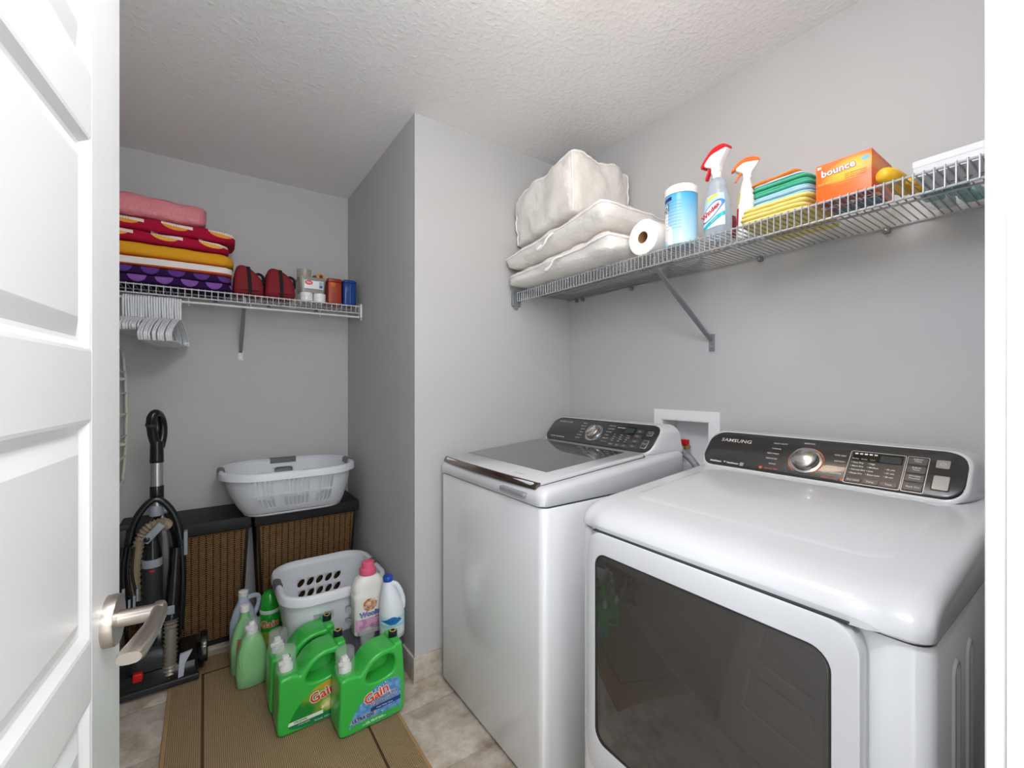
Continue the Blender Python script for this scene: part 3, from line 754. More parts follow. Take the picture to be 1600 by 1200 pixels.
bedding('large puffy white bedding bag, topmost of the stack on the grey shelf', F3, (26, 28, 18), (1.42, 1.54, 1.95), [[(-.97, -.97, t) for t in T_], [(-.97, .97, t) for t in T_], [(.97, -.97, t) for t in T_], [(t, -.97, .97) for t in T_], [(-.97, t, .97) for t in T_]], [], .005)

# ---------------------------------------------------------------- paper towel roll
pt = empty('paper_towel_roll', (1.277, 1.003, ZR+.0005), 'white paper towel roll lying on its side against the bedding bags', 'paper roll', rz=0)
MX = Matrix.Translation((0, 0, .0635)) @ Matrix.Rotation(pi/2, 4, 'Y')
pr_ = [(.021, 0), (.0605, 0), (.063, .002), (.0633, .14), (.063, .278), (.060, .28), (.021, .28)]
obj('paper', B().lathe(pr_, 40, M=MX, c0=False, c1=False), mat('paper_towel', '#efedea', .9, bump=(110, .3, 2)), pt)
obj('cardboard_core', B().lathe([(.0212, .001), (.0195, .001), (.0195, .279), (.0212, .279)], 28, M=MX, c0=False, c1=False), mat('cardboard', '#9a7350', .85), pt)

# ---------------------------------------------------------------- wipes canister
def p_wipes(nt, v, x, y, z):
    n = noise(nt, v, 22, 2)
    w = (z*22+n*1.6+x*20).sin()
    c = mixc(nt, (z-.02)*6.5, hexc('#bfe3f0'), hexc('#2f9fd6'))
    c = mixc(nt, w.gt(.72)*(x.lt(.015)), c, hexc('#f2f6f8'))
    c = mixc(nt, ((x+.02).abs().lt(.016))*(z.lt(.135))*(z.gt(.035)), c, hexc('#f4f6f6'))
    return c
wp = empty('wipes_canister', (1.314, .874, ZR+.0005), 'blue and white cylinder of cleaning wipes with white flip lid', 'canister', rz=RS-.25)
obj('body', B().lathe([(.049, 0), (.0515, .003), (.0515, .166), (.050, .169)], 40), mat('wipes_label', rough=.3, pat=p_wipes), wp)
ld = obj('lid', B().lathe([(.0525, .169), (.0528, .186), (.051, .194), (.044, .200), (.001, .2025)], 40), M_WPL, wp)
obj('flip_tab', B().rbox(-.02, .02, -.03, .015, .1995, .2045, .008, .002), M_WPL, ld)
NAVY = mat('navy_print', '#1d2a6b', .5)
A_ = [radians(q) for q in range(-125, -74, 6)]
obj('printed_band', B().loft([[(.0518*cos(a), .0518*sin(a), z+.004*(a+1.5)) for a in A_] for z in (.148, .160)], False, False, closed=False), NAVY, wp)
def cyl_text(root, s, ang, z, r, size, m, **k):
    M = frame((r*cos(ang), r*sin(ang), z), (-sin(ang), cos(ang), 0), (0, 0, 1)); return text(s, size, m, root, M, world=False, align='CENTER', wrap=r, **k)
cyl_text(wp, 'Lysol', radians(-128), .126, .0521, .036, mat('slate_print', '#5a6470', .5), bold=.0006)
cyl_text(wp, 'DISINFECTING', radians(-122), .112, .0521, .008, NAVY); cyl_text(wp, 'WIPES', radians(-122), .102, .0521, .009, mat('crimson_print', '#a5213a', .5))
for i in range(9): cyl_text(wp, 'directions for use wipe surface', radians(-72), .142-.011*i, .0521, .0046, mat('blue_grey_print', '#3e7190', .5))

# ---------------------------------------------------------------- spray bottles
def spray_head(root, z, mcap, mtrig, s=1.0):
    """trigger sprayer, nozzle towards local -x, neck at z"""
    S = lambda L: [(x*s, z+q*s) for x, q in L]
    hd_ = obj('spray_head', B().prism(cloop(S([(.013, 0), (.016, .022), (.034, .050), (.041, .066), (.018, .074), (-.010, .070), (-.030, .056), (-.041, .040), (-.030, .029), (-.015, .020), (-.013, 0)]), 4), -.0135*s, .0135*s, bev=.005*s), M_WPL, root, ang=50)
    obj('head_cover', B().prism(cloop(S([(.043, .064), (.037, .077), (.016, .083), (-.012, .079), (-.040, .058), (-.053, .040), (-.048, .033), (-.036, .045), (-.012, .0605), (.018, .063)]), 4), -.0142*s, .0142*s, bev=.003*s), mcap, hd_, ang=50)
    obj('trigger', B().prism(cloop(S([(-.022, .034), (-.028, .030), (-.032, .016), (-.041, -.004), (-.036, -.007), (-.027, .010), (-.018, .022), (-.016, .030)]), 4), -.007*s, .007*s, bev=.002*s), mtrig, hd_, ang=50)
    obj('collar', B().lathe([(.0135*s, z-.016*s), (.0145*s, z-.012*s), (.0145*s, z+.002*s), (.012*s, z+.004*s)], 20), M_WPL, hd_)
    return hd_
def p_wx(nt, v, x, y, z):
    c = mixc(nt, (z-.05)*12, hexc('#dff1f6'), hexc('#bcd7ea'))
    d = ((x+.002)/.034).sq()+((z-.098-x*.55)/.020).sq()
    c = mixc(nt, d.lt(1.45), c, hexc('#3f7fc0')); c = mixc(nt, d.lt(1.0), c, hexc('#f4f8fa'))
    c = mixc(nt, (z-.062-x*.5).abs().lt(.007), c, hexc('#28b6c4'))
    c = mixc(nt, ((z-.142-x*.4).abs().lt(.005))*(x.abs().lt(.018)), c, hexc('#f3df2a'))
    return c
TABW = [(0, .036, .022, 3.0), (.004, .041, .026, 3.0), (.06, .042, .027, 3), (.13, .040, .026, 2.8), (.155, .034, .024, 2.6), (.172, .027, .022, 2.4), (.183, .029, .023, 2.3), (.196, .027, .022, 2.2), (.206, .014, .0135, 2), (.214, .0125, .0125, 2)]
wx = empty('spray_bottle', (1.364, .776, ZR+.0005), 'clear glass cleaner spray bottle with red and white trigger', 'spray bottle', 'spray bottles on the grey shelf', rz=RS-.15)
obj('bottle', oval(TABW), clearmat('pale_blue_bottle', '#c3d6e6', .45), wx, ang=60)
obj('label', patch(TABW, -158, -22, .045, .150), mat('window_cleaner_label', rough=.35, pat=p_wx), wx, ang=60)
ltext(wx, 'Windex', -.0025, -.0292, .097, .021, mat('red_print', '#c8202c', .5), tilt=.5, align='CENTER', bold=.0006, xs=1.05)
ltext(wx, 'ORIGINAL', .012, -.0290, .067, .006, M_WPL, tilt=.46, align='CENTER')
obj('dip_tube', B().tube([(.002, 0, .010), (.001, 0, .12), (0, 0, .206)], .0028, 8), mat('milky_tube', '#e6e2da', .4), wx)
spray_head(wx, .224, M_RED, M_RED, 1.02)
TABC = [(0, .020, .018, 3), (.004, .024, .022, 3), (.08, .025, .023, 3), (.11, .022, .02, 2.6), (.128, .012, .012, 2), (.14, .011, .011, 2)]
cb = empty('clear_bottle', (1.432, .778, ZR+.0005), 'small clear bottle with dark lettering standing behind the red trigger sprayer', 'bottle', rz=RS)
obj('bottle', oval(TABC, 24), M_CLEAR, cb, ang=60)
obj('label', patch(TABC, -30, 10, .02, .095), mat('maroon_label', '#8c2436', .4), cb, ang=60)
for i in range(4): ltext(cb, ['MULTI', 'SURFACE', 'SPRAY', '500 mL'][i], .0, -.0245, .092-.011*i, .008, M_GAP, align='CENTER')
obj('cap', B().lathe([(.0125, .138), (.013, .142), (.013, .156), (.011, .158)], 18), M_CLEAR, cb)
TABO = [(0, .024, .020, 2.6), (.004, .029, .024, 2.6), (.05, .030, .025, 2.6), (.10, .028, .024, 2.5), (.145, .022, .02, 2.3), (.178, .0155, .0155, 2), (.188, .0135, .0135, 2)]
wo = empty('spray_bottle', (1.418, .708, ZR+.0005), 'white spray bottle with orange trigger behind the folded cloths', 'spray bottle', 'spray bottles on the grey shelf', rz=RS+.65)
obj('bottle', oval(TABO), M_WPL, wo, ang=60)
obj('label', patch(TABO, -178, -150, .03, .10), mat('crimson_label', '#b3213c', .4), wo, ang=60)
obj('label', patch(TABO, -178, -150, .115, .15), mat('yellow_label', '#e6cf3a', .4), wo, ang=60)
spray_head(wo, .194, M_ORG, M_ORG, .82)

# ---------------------------------------------------------------- folded microfibre cloths
z = ZR+.0006; si = 0
for name, n, th_, hexv, x0, x1, ya, yb in (('yellow', 4, .0122, '#efdc86', 1.288, 1.53, .487, .668), ('blue', 3, .0090, '#a9d3e6', 1.300, 1.525, .489, .640), ('green', 3, .0095, '#54b893', 1.302, 1.525, .489, .642), ('pale blue', 1, .006, '#c3dcec', 1.305, 1.52, .492, .632), ('orange', 1, .0095, '#ee8434', 1.300, 1.50, .512, .640)):
    m = mat(name.replace(' ', '_')+'_microfibre', hexv, .95, bump=(420, .6, 2, .003))
    for i in range(n):
        si += 1; j = random.uniform(-.006, .006); k = random.uniform(-.006, .005)
        lift = .018 if name == 'orange' else 0
        def wp_(P, q, lift=lift, zb=z):
            t = (.64-P.y)/.13; return (P.x, P.y, P.z+lift*max(0, t-.45)**2+(0 if q.z < 0 else 0))
        F = soft(x0+k, x1+k, ya+j, yb+j*.7, z, z+th_-.0004, 9, .0014, si, 30, wp_)
        pos_ = {'yellow': ['lowest', 'second', 'third', 'topmost'], 'blue': ['lowest', 'middle', 'topmost'], 'green': ['lowest', 'middle', 'topmost']}.get(name, [''])[i]
        zl_ = {'yellow': f'lying {pos_} of the yellow ones in the stack'.replace('second', 'second from the shelf').replace('third', 'third from the shelf'), 'blue': f'{pos_} of the three blue ones in the stack', 'green': f'{pos_} of the three green ones in the stack', 'pale blue': 'just under the orange one on the folded stack', 'orange': 'curled on top of the folded stack'}[name]
        thing1('microfibre_cloth', cubebox((8, 12, 4), F), m, (1.41, .57, z), f'folded {name} microfibre cloth {zl_}', 'cloth', 'microfibre cloths beside the orange carton', ang=80)
        z += th_

# ---------------------------------------------------------------- dryer sheet carton
def p_bounce(nt, v, x, y, z):
    d = ((x-.012)/.055).sq()+((z-.062-x*.12)/.030).sq()
    n = noise(nt, v, 60, 2)*.3
    c = mixc(nt, (1.25-d-n)*1.1, hexc('#ea6a26'), hexc('#f6b83a'))
    return mixc(nt, (z-.038).abs().lt(.0009), c, hexc('#c9541c'))
bo = empty('dryer_sheet_carton', (1.285, .409, ZR+.0008), 'orange dryer sheet carton with white lettering beside the folded cloths', 'carton', rz=RS)
obj('carton', B().rbox(-.0575, .0575, 0, .150, 0, .096, .0012, .0008, n=2), mat('orange_carton', '#e8662a', .38, pat=p_bounce), bo)
ltext(bo, 'bounce', -.010, -.0008, .072, .024, mat('crimson_print', '#a5213a', .5), tilt=.06, align='CENTER', bold=.0016)
ltext(bo, 'bounce', -.010, -.0012, .072, .024, M_WPL, tilt=.06, align='CENTER', bold=.0006)
ltext(bo, '80', -.054, -.0006, .088, .009, M_WPL, bold=.0003)
ltext(bo, 'fresh outdoor', -.052, -.0006, .046, .0065, mat('yellow_print', '#f5d77a', .5))
for i in range(3): ltext(bo, 'dryer sheets assouplissant', .004, -.0006, .054-.005*i, .0042, mat('dark_orange_print', '#a5591c', .5))
obj('printed_oval', B().lathe([(.0085, 0), (.0085, .0004)], 24, M=FR(.046, -.0002, .078) @ Matrix.Diagonal((1, .6, 1, 1))), mat('sky_print', '#6db4d8', .5), bo)
bp = B().box(-.055, .055, .003, .147, -.0007, -.0001)
obj('base_print', bp, mat('carton_base', '#8e2a24', .45, pat=lambda nt, v, x, y, z: mixc(nt, (y-.075+x*.3).gt(0), hexc('#93342c'), hexc('#56707f'))), bo, label='dark red and blue print under the carton')
text('BOUNCE', .03, M_WPL, bo, frame((0, .05, -.0008), (1, 0, 0), (0, -1, 0)), world=False, align='CENTER', bold=.001)

# ---------------------------------------------------------------- rubber glove, bag of sponges, flat white box
b = B()
b.tube(smoothpath([(1.385, .325, ZR+.016), (1.35, .318, ZR+.018), (1.30, .322, ZR+.020), (1.275, .335, ZR+.024)], 4), [.016, .017, .019, .020, .020, .019, .019, .019, .019, .018, .017, .015, .010], 14)
for k, (ax, ay, L) in enumerate(((.0, -.018, .075), (.0, -.008, .085), (.0, .003, .08), (.0, .013, .065))):
    b.tube([(1.385, .325+ay*.6, ZR+.016), (1.405, .312+ay, ZR+.013), (1.385+L*.45, .300+ay*1.2, ZR+.010)], [.0095, .009, .006], 10)
b.tube(smoothpath([(1.34, .318, ZR+.02), (1.345, .296, ZR+.012), (1.37, .283, ZR+.011)], 4), .0085, 10)
thing1('rubber_glove', b, mat('yellow_rubber', '#eab42a', .4), (1.36, .315, ZR), 'yellow rubber glove lying beside the orange carton', 'glove', ang=80)
M_TEAL = mat('teal_sponge', '#7fb9b4', .9, bump=(90, .5, 3)); M_SPW = mat('white_sponge', '#dfe6e4', .9, bump=(90, .5, 3))
for i, (x, y, s_, m, n_) in enumerate(((1.478, .290, .026, M_TEAL, 'teal'), (1.478, .245, .026, M_TEAL, 'teal'), (1.560, .285, .026, M_SPW, 'white'), (1.560, .235, .028, M_TEAL, 'teal'))):
    thing1('sponge', cubebox((6, 6, 4), soft(x-.036, x+.036, y-s_, y+s_*.5, ZR+.0008, ZR+.026, 6, .003, i+20, 30)), m, (x, y, ZR), ['teal sponge in the clear bag, nearest the glove cuff', 'teal sponge in the clear bag beside the glove fingers', 'white sponge between teal ones in the clear bag', 'teal sponge in the clear bag against the wall'][i], 'sponge', 'sponges in the clear bag', ang=80)
# clear bag round the sponges
def wbag(P, q): return (P.x, P.y, P.z)
thing1('plastic_bag', cubebox((14, 10, 6), soft(1.437, 1.612, .200, .318, ZR+.0003, ZR+.042, 5, .004, 31, 26)), clearmat('clear_film', '#cfdcda', .25, .15), (1.52, .26, ZR), 'crumpled clear plastic bag holding sponges on the grey shelf', 'plastic bag', ang=80)
wb = empty('flat_white_carton', (1.302, .187, ZR+.0008), 'flat white carton at the end of the grey shelf near the door frame', 'carton', rz=RS)
obj('carton', B().rbox(-.095, .095, 0, .125, 0, .036, .0015, .001, n=2), mat('white_card', '#cdcfd2', .45), wb)
obj('lid_edge', B().box(-.0956, .0956, -.0006, .1256, .022, .0365), mat('white_card', '#e4e6e8', .45), wb)
for i in range(5): obj('slot', B().box(-.05+.022*i, -.036+.022*i, .085, .088, -.0006, .0002), M_GAP, wb)

# ================================================================ things on the alcove shelf
def folded(name, m, x0, x1, y0, y1, layers, label, cat, seed, amp=.004, p=9, group='folded bedding on the alcove shelf', part=None):
    """a folded textile: layers is a list of (z0, z1, dx) rolled folds joined into one cloth"""
    loc = ((x0+x1)/2, (y0+y1)/2, layers[0][0]); b = B()
    for i, (za, zb_, dx) in enumerate(layers):
        c = cubebox((22, 10, 6), soft(x0, x1+dx, y0, y1, za, zb_, p, amp, seed+i, 10)); b.add(c.v, c.f)
    return thing1(name, b, m, loc, label, cat, group, ang=80)
def p_purple(nt, v, x, y, z):
    c = mixc(nt, 0, hexc('#2c1240'), hexc('#2c1240'))
    for zc, off, colr in ((.0745, .0, '#5f3a86'), (.0365, .045, '#8355a4')):
        d = ((x+off).fl(.094)-.047).sq()+(z-zc).sq()
        c = mixc(nt, d.lt(.0335**2)*z.lt(zc), c, hexc(colr))
    return c
ZS = ZL+.0006
folded('purple_blanket', mat('purple_spotted_fleece', rough=.9, pat=p_purple, spec=.2), -.42, .112, 2.528, 2.80, [(ZS, ZS+.0375, 0), (ZS+.0365, ZS+.0745, -.004)], 'dark purple folded blanket with lilac half circles, lowest of the pile', 'blanket', 3, .0025)
def p_stripe(nt, v, x, y, z):
    zz = z-x*.012
    return mixc(nt, (zz-.0225).abs().lt(.0145), hexc('#d9592c'), hexc('#e6e1db'))
folded('striped_towel', mat('white_orange_towel', rough=.95, pat=p_stripe, bump=None), -.42, .112, 2.530, 2.80, [(ZS+.0755, ZS+.119, 0)], 'white folded towel with orange borders between the purple and yellow bedding', 'towel', 7, .0025)
folded('yellow_blanket', mat('mustard_fleece', '#dd9d1c', .9, bump=(200, .3, 2)), -.42, .118, 2.530, 2.80, [(ZS+.120, ZS+.181, 0)], 'mustard yellow folded blanket between the white towel and the red bedding', 'blanket', 11, .004, 6)
def p_red(nt, v, x, y, z):
    c = mixc(nt, 0, hexc('#a80f35'), hexc('#a80f35')); xx = x
    for zc, off, colr in ((.041, .047, '#eeb04a'), (.0965, .010, '#e89a35')):
        u = (xx+off+.03).fl(.175)-.0875; w = z-zc+u*.10
        d = (u/.050).sq()+(w/.023).sq()
        low = d.lt(1)*w.lt(.0)
        c = mixc(nt, low, c, hexc(colr))
        top = ((u-.008)/.058).sq().lt(1)*(w.lt(.008))*(w.gt(-.006))
        c = mixc(nt, top, c, hexc('#ecdcd2'))
        dots = ((u.fl(.009)-.0045).sq()+((w+.002).fl(.0075)-.0037).sq()).lt(.0013**2)
        c = mixc(nt, top*dots*u.lt(.015), c, hexc('#3a1020'))
    return c
folded('red_comforter', mat('red_print_cotton', rough=.85, pat=p_red, spec=.25), -.42, .100, 2.526, 2.80, [(ZS+.182, ZS+.233, 0), (ZS+.2325, ZS+.293, .026)], 'crimson folded comforter with yellow and white bird print', 'comforter', 15, .005, 6)
folded('pink_sheet_bag', mat('pink_satin', '#d9838a', .4, bump=(16, .9, 4, .02)), -.42, .006, 2.545, 2.78, [(ZS+.297, ZS+.398, 0)], 'pink satin bundle on top of the red comforter', 'bundle', 22, .009, 7)

# two red pouches
M_POUCH = mat('dark_red_nylon', '#7d1420', .75, bump=(300, .4, 2)); M_BLKF = mat('black_webbing', '#17161a', .85)
def pouch(loc, w, hgt, label, lean):
    r = empty('red_pouch', loc, label, 'pouch', 'red zip pouches on the alcove shelf')
    out = cloop([(-w*.97, .004), (-w*1.02, hgt*.45), (-w*.92, hgt*.82), (-w*.66, hgt*.99), (-w*.15, hgt*.985), (w*.42+lean, hgt*.80), (w*.90, hgt*.56), (w, hgt*.3), (w*.95, .004), (0, 0)], 5)
    obj('pouch_body', B().prism(out, 0, .14, bev=.022), M_POUCH, r, ang=60)
    st = smoothpath([(.004, -.001, .004), (.002, -.0015, hgt*.5), (-.002, -.001, hgt*.80), (-.004, .010, hgt*.955), (-.004, .05, hgt*.99), (-.004, .12, hgt*.97)], 4)
    obj('strap', B().loft([[(p.x-.0085, p.y-.0012, p.z+.001), (p.x+.0085, p.y-.0012, p.z+.001), (p.x+.0085, p.y+.002, p.z-.001), (p.x-.0085, p.y+.002, p.z-.001)] for p in st]), M_BLKF, r, ang=40)
    obj('zip', B().tube(smoothpath([(-w*1.0, .07, hgt*.55), (-w*.70, .07, hgt*.985), (-w*.15, .07, hgt*.99), (w*.42, .07, hgt*.815), (w*.97, .07, hgt*.42)], 4), .004, 6), M_BLKF, r, ang=60)
    obj('grab_loop', B().tube(smoothpath([(w*.45, .075, hgt*.78), (w*.75, .07, hgt*.84), (w*1.05, .065, hgt*.74), (w*1.05, .06, hgt*.45)], 5), .009, 8, flat=.8), M_BLKF, r, ang=60)
pouch((.182, 2.556, ZS+.0004), .063, .146, 'dark red zip pouch with black strap next to the folded bedding', 0)
pouch((.325, 2.556, ZS+.0004), .068, .150, 'dark red zip pouch with black strap next to the clear tub', .008)

# white rolls with a clear tub on them
def roll_thing(x, y, z, r, h_, label):
    rr = empty('ribbon_roll', (x, y, z), label, 'roll', 'white rolls under the clear tub')
    obj('roll_body', B().lathe([(r*.35, 0), (r-.001, 0), (r, .001), (r, h_*.47), (r-.0012, h_*.5), (r, h_*.53), (r, h_-.001), (r-.001, h_), (r*.35, h_)], 28, c0=False, c1=False), M_WPL, rr)
    obj('core', B().lathe([(r*.36, .0005), (r*.3, .0005), (r*.3, h_-.0005), (r*.36, h_-.0005)], 20, c0=False, c1=False), mat('cardboard', '#9a7350', .85), rr)
for x, y, t in ((.452, 2.592, 'front one on the side of the red pouch'), (.519, 2.592, 'front one on the side of the orange box'), (.452, 2.66, 'rear one on the side of the red pouch'), (.519, 2.66, 'rear one on the side of the orange box')):
    roll_thing(x, y, ZS, .0325, .046, 'white roll under the clear tub, '+t)
tb_ = empty('clear_tub', (.483, 2.628, ZS+.0465), 'clear plastic tub with red and white label standing on white rolls', 'tub')
def tr_(hw, hd, z): return [(x, y, z) for x, y in rrect(-hw, hw, -hd, hd, .014, 5)]
obj('tub_body', B().loft([tr_(.060, .052, 0), tr_(.068, .060, .076), tr_(.066, .058, .076), tr_(.058, .050, .002)]), clearmat('cloudy_plastic', '#b9b6b0', .5, .2), tb_)
obj('lid', B().loft([tr_(.071, .063, .074), tr_(.072, .064, .076), tr_(.072, .064, .083), tr_(.068, .060, .086)]), clearmat('cloudy_plastic', '#b9b6b0', .5, .2), tb_)
lb = obj('label', B().rbox(-.045, .052, -.0605, -.0598, .022, .066, .0002, .0001, M=Matrix.Rotation(0, 4, 'X')), M_WPL, tb_)
obj('printed_oval', B().lathe([(.020, 0), (.020, .0004)], 24, M=FR(-.022, -.0607, .054) @ Matrix.Diagonal((1, .6, 1, 1))), M_RED, lb)
ltext(lb, 'Mini', -.022, -.0613, .054, .014, M_WPL, align='CENTER', bold=.0003)
obj('barcode', B().box(.030, .049, -.0612, -.0606, .026, .062), mat('pale_blue_print', '#9fb3c4', .5), lb); obj('printed_square', B().box(.032, .047, -.0616, -.061, .030, .042), mat('royal_print', '#1f4fa0', .5), lb)
M_TAPE = clearmat('clear_tape', '#b5ada2', .6, .12)
tp = empty('tape_roll', (.448, 2.63, ZS+.0465+.0866), 'wide roll of clear packing tape lying on the lid of the tub', 'tape')
obj('tape', B().lathe([(.028, 0), (.037, 0), (.037, .046), (.028, .046)], 32, c0=False, c1=False), M_TAPE, tp); obj('core', B().lathe([(.0278, 0), (.0255, 0), (.0255, .046), (.0278, .046)], 28, c0=False, c1=False), mat('pale_core', '#cdbfae', .8), tp)
tp2 = empty('tape_measure', (.527, 2.605, ZS+.0465+.0866), 'small orange and black tape measure on the lid of the tub', 'tape measure')
obj('case', B().prism(cloop([(-.022, 0), (-.023, .018), (-.012, .027), (.008, .026), (.021, .016), (.022, 0), (0, -.0002)], 4), -.012, .014, bev=.004), mat('amber_plastic', '#e09018', .4), tp2, ang=60)
obj('side_grip', B().lathe([(.010, 0), (.010, .001)], 18, M=FR(0, -.0125, .012)), M_BLK, tp2)
tp3 = thing1('binder_clip', B().prism(cloop([(-.012, 0), (-.006, .012), (.006, .012), (.012, 0), (0, -.0002)], 3), -.01, .01, M=Matrix.Translation((.492, 2.59, ZS+.1333)), bev=.002), M_BLK, (.492, 2.59, ZS+.1333), 'small black clip on the tub lid beside the tape roll', 'clip')

# orange box and blue bottle
def p_rb(nt, v, x, y, z):
    d = ((x+.012)/.02).sq()+((z-.11)/.022).sq(); return mixc(nt, (1.2-d)*.8, hexc('#9c3018'), hexc('#d2691f'))
rb = empty('orange_box', (.594, 2.615, ZS), 'rust orange plastic box standing between the tub and the blue container', 'box')
obj('box_body', B().rbox(-.037, .037, -.055, .055, 0, .118, .008, .003), mat('rust_plastic', '#96321d', .3, pat=p_rb), rb)
obj('lid', B().rbox(-.0385, .0385, -.0565, .0565, .118, .139, .009, .005), mat('red_lid_plastic', '#8d2118', .3), rb)
M_BLUEC = mat('blue_plastic', '#123f86', .2)
bb = empty('blue_container', (.676, 2.615, ZS), 'glossy blue plastic container at the shelf end against the wall', 'container')
obj('container_body', B().rbox(-.037, .037, -.055, .055, 0, .128, .014, .006), M_BLUEC, bb)
obj('lid', B().loft([[(x, y, z) for x, y in rrect(-.038+i, .038-i, -.056+i, .056-i, .014, 5)] for i, z in ((0, .127), (0, .134), (.006, .142), (.02, .146))]), M_BLUEC, bb)
obj('side_ridge', B().box(-.002, .002, -.0562, -.0545, .01, .12), mat('light_blue_plastic', '#3f6fae', .25), bb)

# ---------------------------------------------------------------- clothes hangers on the rod
RY, RZ = YK-(YK-2.54-.008), ZL-.067
M_HANG = mat('white_hanger_plastic', '#dfe2e6', .35)
def hanger_mesh(hw, ztip, zbar, neck, r):
    b = B()
    hook = [(0, .0105*cos(radians(a)), .0105*sin(radians(a))) for a in range(-60, 181, 30)]
    hook = [(x, y, z) for x, y, z in hook]+[(0, -.0105, -.02), (0, -.004, -neck*.75), (0, 0, -neck)]
    b.tube(hook, r, 8)
    for s_ in (-1, 1):
        b.tube(smoothpath([(0, 0, -neck), (0, s_*hw*.3, -neck-.012), (0, s_*hw*.75, -neck-(ztip-neck)*.62), (0, s_*hw*.97, -ztip), (0, s_*hw, -ztip-.012), (0, s_*hw*.95, -zbar)], 4), r, 8)
    b.tube([(0, -hw*.95, -zbar), (0, hw*.95, -zbar)], r, 8)
    me = b.mesh('clothes_hanger', 60); me.materials.append(M_HANG); return me
big = hanger_mesh(.205, .165, .197, .085, .0044); small = hanger_mesh(.150, .130, .152, .085, .0040)
def hang(me, n, xa, xb, rz0, rz1, label, zoff=0):
    for i in range(n):
        t = i/(n-1) if n > 1 else 0
        o = bpy.data.objects.new('clothes_hanger', me); COL.objects.link(o)
        o.location = (xa+(xb-xa)*t, RY, RZ-.0008+zoff); o.rotation_euler = (0, random.uniform(-.02, .02), rz0+(rz1-rz0)*t+random.uniform(-.004, .004))
        tag(o, label, 'hanger', 'white hangers on the rod')
hang(big, 13, -.205, -.092, -.10, -.12, 'white plastic adult hanger on the rod below the purple blanket')
hang(small, 10, -.292, -.215, -.09, -.10, 'smaller white plastic hanger on the rod, lined up beside the drying rack')

# ---------------------------------------------------------------- folded drying rack on the left wall
dk = empty('drying_rack', (XL, 2.45, 0.76), 'white folding clothes drying rack hung against the left wall', 'drying rack')
M_RK = mat('cream_rack_tube', '#d3cfc4', .45)
for k, (x, ya, yb, za, zb_) in enumerate(((-.405, 2.14, 2.73, .83, 1.44), (-.362, 2.16, 2.745, .80, 1.445), (-.318, 2.18, 2.76, .815, 1.44))):
    c = cloop([(ya, za+.1), (ya, zb_-.1), (ya+.02, zb_-.02), (ya+.1, zb_), (yb-.1, zb_), (yb-.02, zb_-.02), (yb, zb_-.1), (yb, za+.12), (yb-.02, za+.03), (yb-.07, za), (ya+.07, za), (ya+.02, za+.03)], 4)
    fr_ = obj('folding_frame', B().tube([(x+.012*sin((z-za)/(zb_-za)*pi), y, z) for y, z in c], .007, 8, closed=True), M_RK, dk, world=True, ang=60)
    for j in range(5):
        zz = za+.12+j*.10
        obj('cross_bar', B().tube([(x+.012*sin((zz-za)/(zb_-za)*pi), ya, zz), (x+.012*sin((zz-za)/(zb_-za)*pi), yb, zz)], .0045, 8), M_RK, fr_, world=True, ang=60)
for zz in (1.30, 1.13, .99): obj('pivot', B().lathe([(.009, -.055), (.009, .055)], 14, M=Matrix.Translation((-.362, 2.745, zz)) @ Matrix.Rotation(pi/2, 4, 'Y')), M_RK, dk, world=True)
obj('wall_hook', B().tube([(XL+.001, 2.4, 1.46), (-.40, 2.4, 1.456), (-.32, 2.4, 1.456), (-.310, 2.4, 1.47)], .004, 8), M_STEEL, dk, world=True)

# ================================================================ hampers
def p_weave(nt, v, x, y, z):
    # seagrass: upright braids, each made of slanted strands
    px, pz = .0285, .0108
    u = (x/px).op('FRACT'); a = (u-.5).abs()
    s1 = ((z/pz+a*3.0)*6.2832).sin()*.5+.5                # slanted strands to both sides of every column
    s2 = ((z/pz)*6.2832).sin()
    dot = (a.lt(.105))*(s2.gt(.15))                        # open gaps running down the middle of a column
    n = noise(nt, v, 60, 3); n2 = noise(nt, v, 420, 2)
    h = s1*.6+n2*.5-dot*.8
    c = ramp(nt, s1*.45+n*.3+n2*.5-.16, [(.2, hexc('#3a2917')), (.42, hexc('#66492c')), (.62, hexc('#8b6b47')), (.9, hexc('#b8986d'))])
    c = mixc(nt, dot, c, hexc('#150f0a'))
    return c, h, .8, .004
M_WEAVE = mat('woven_seagrass', rough=.8, spec=.2, pat=p_weave)
M_LID = mat('black_hamper_frame', '#121110', .55)
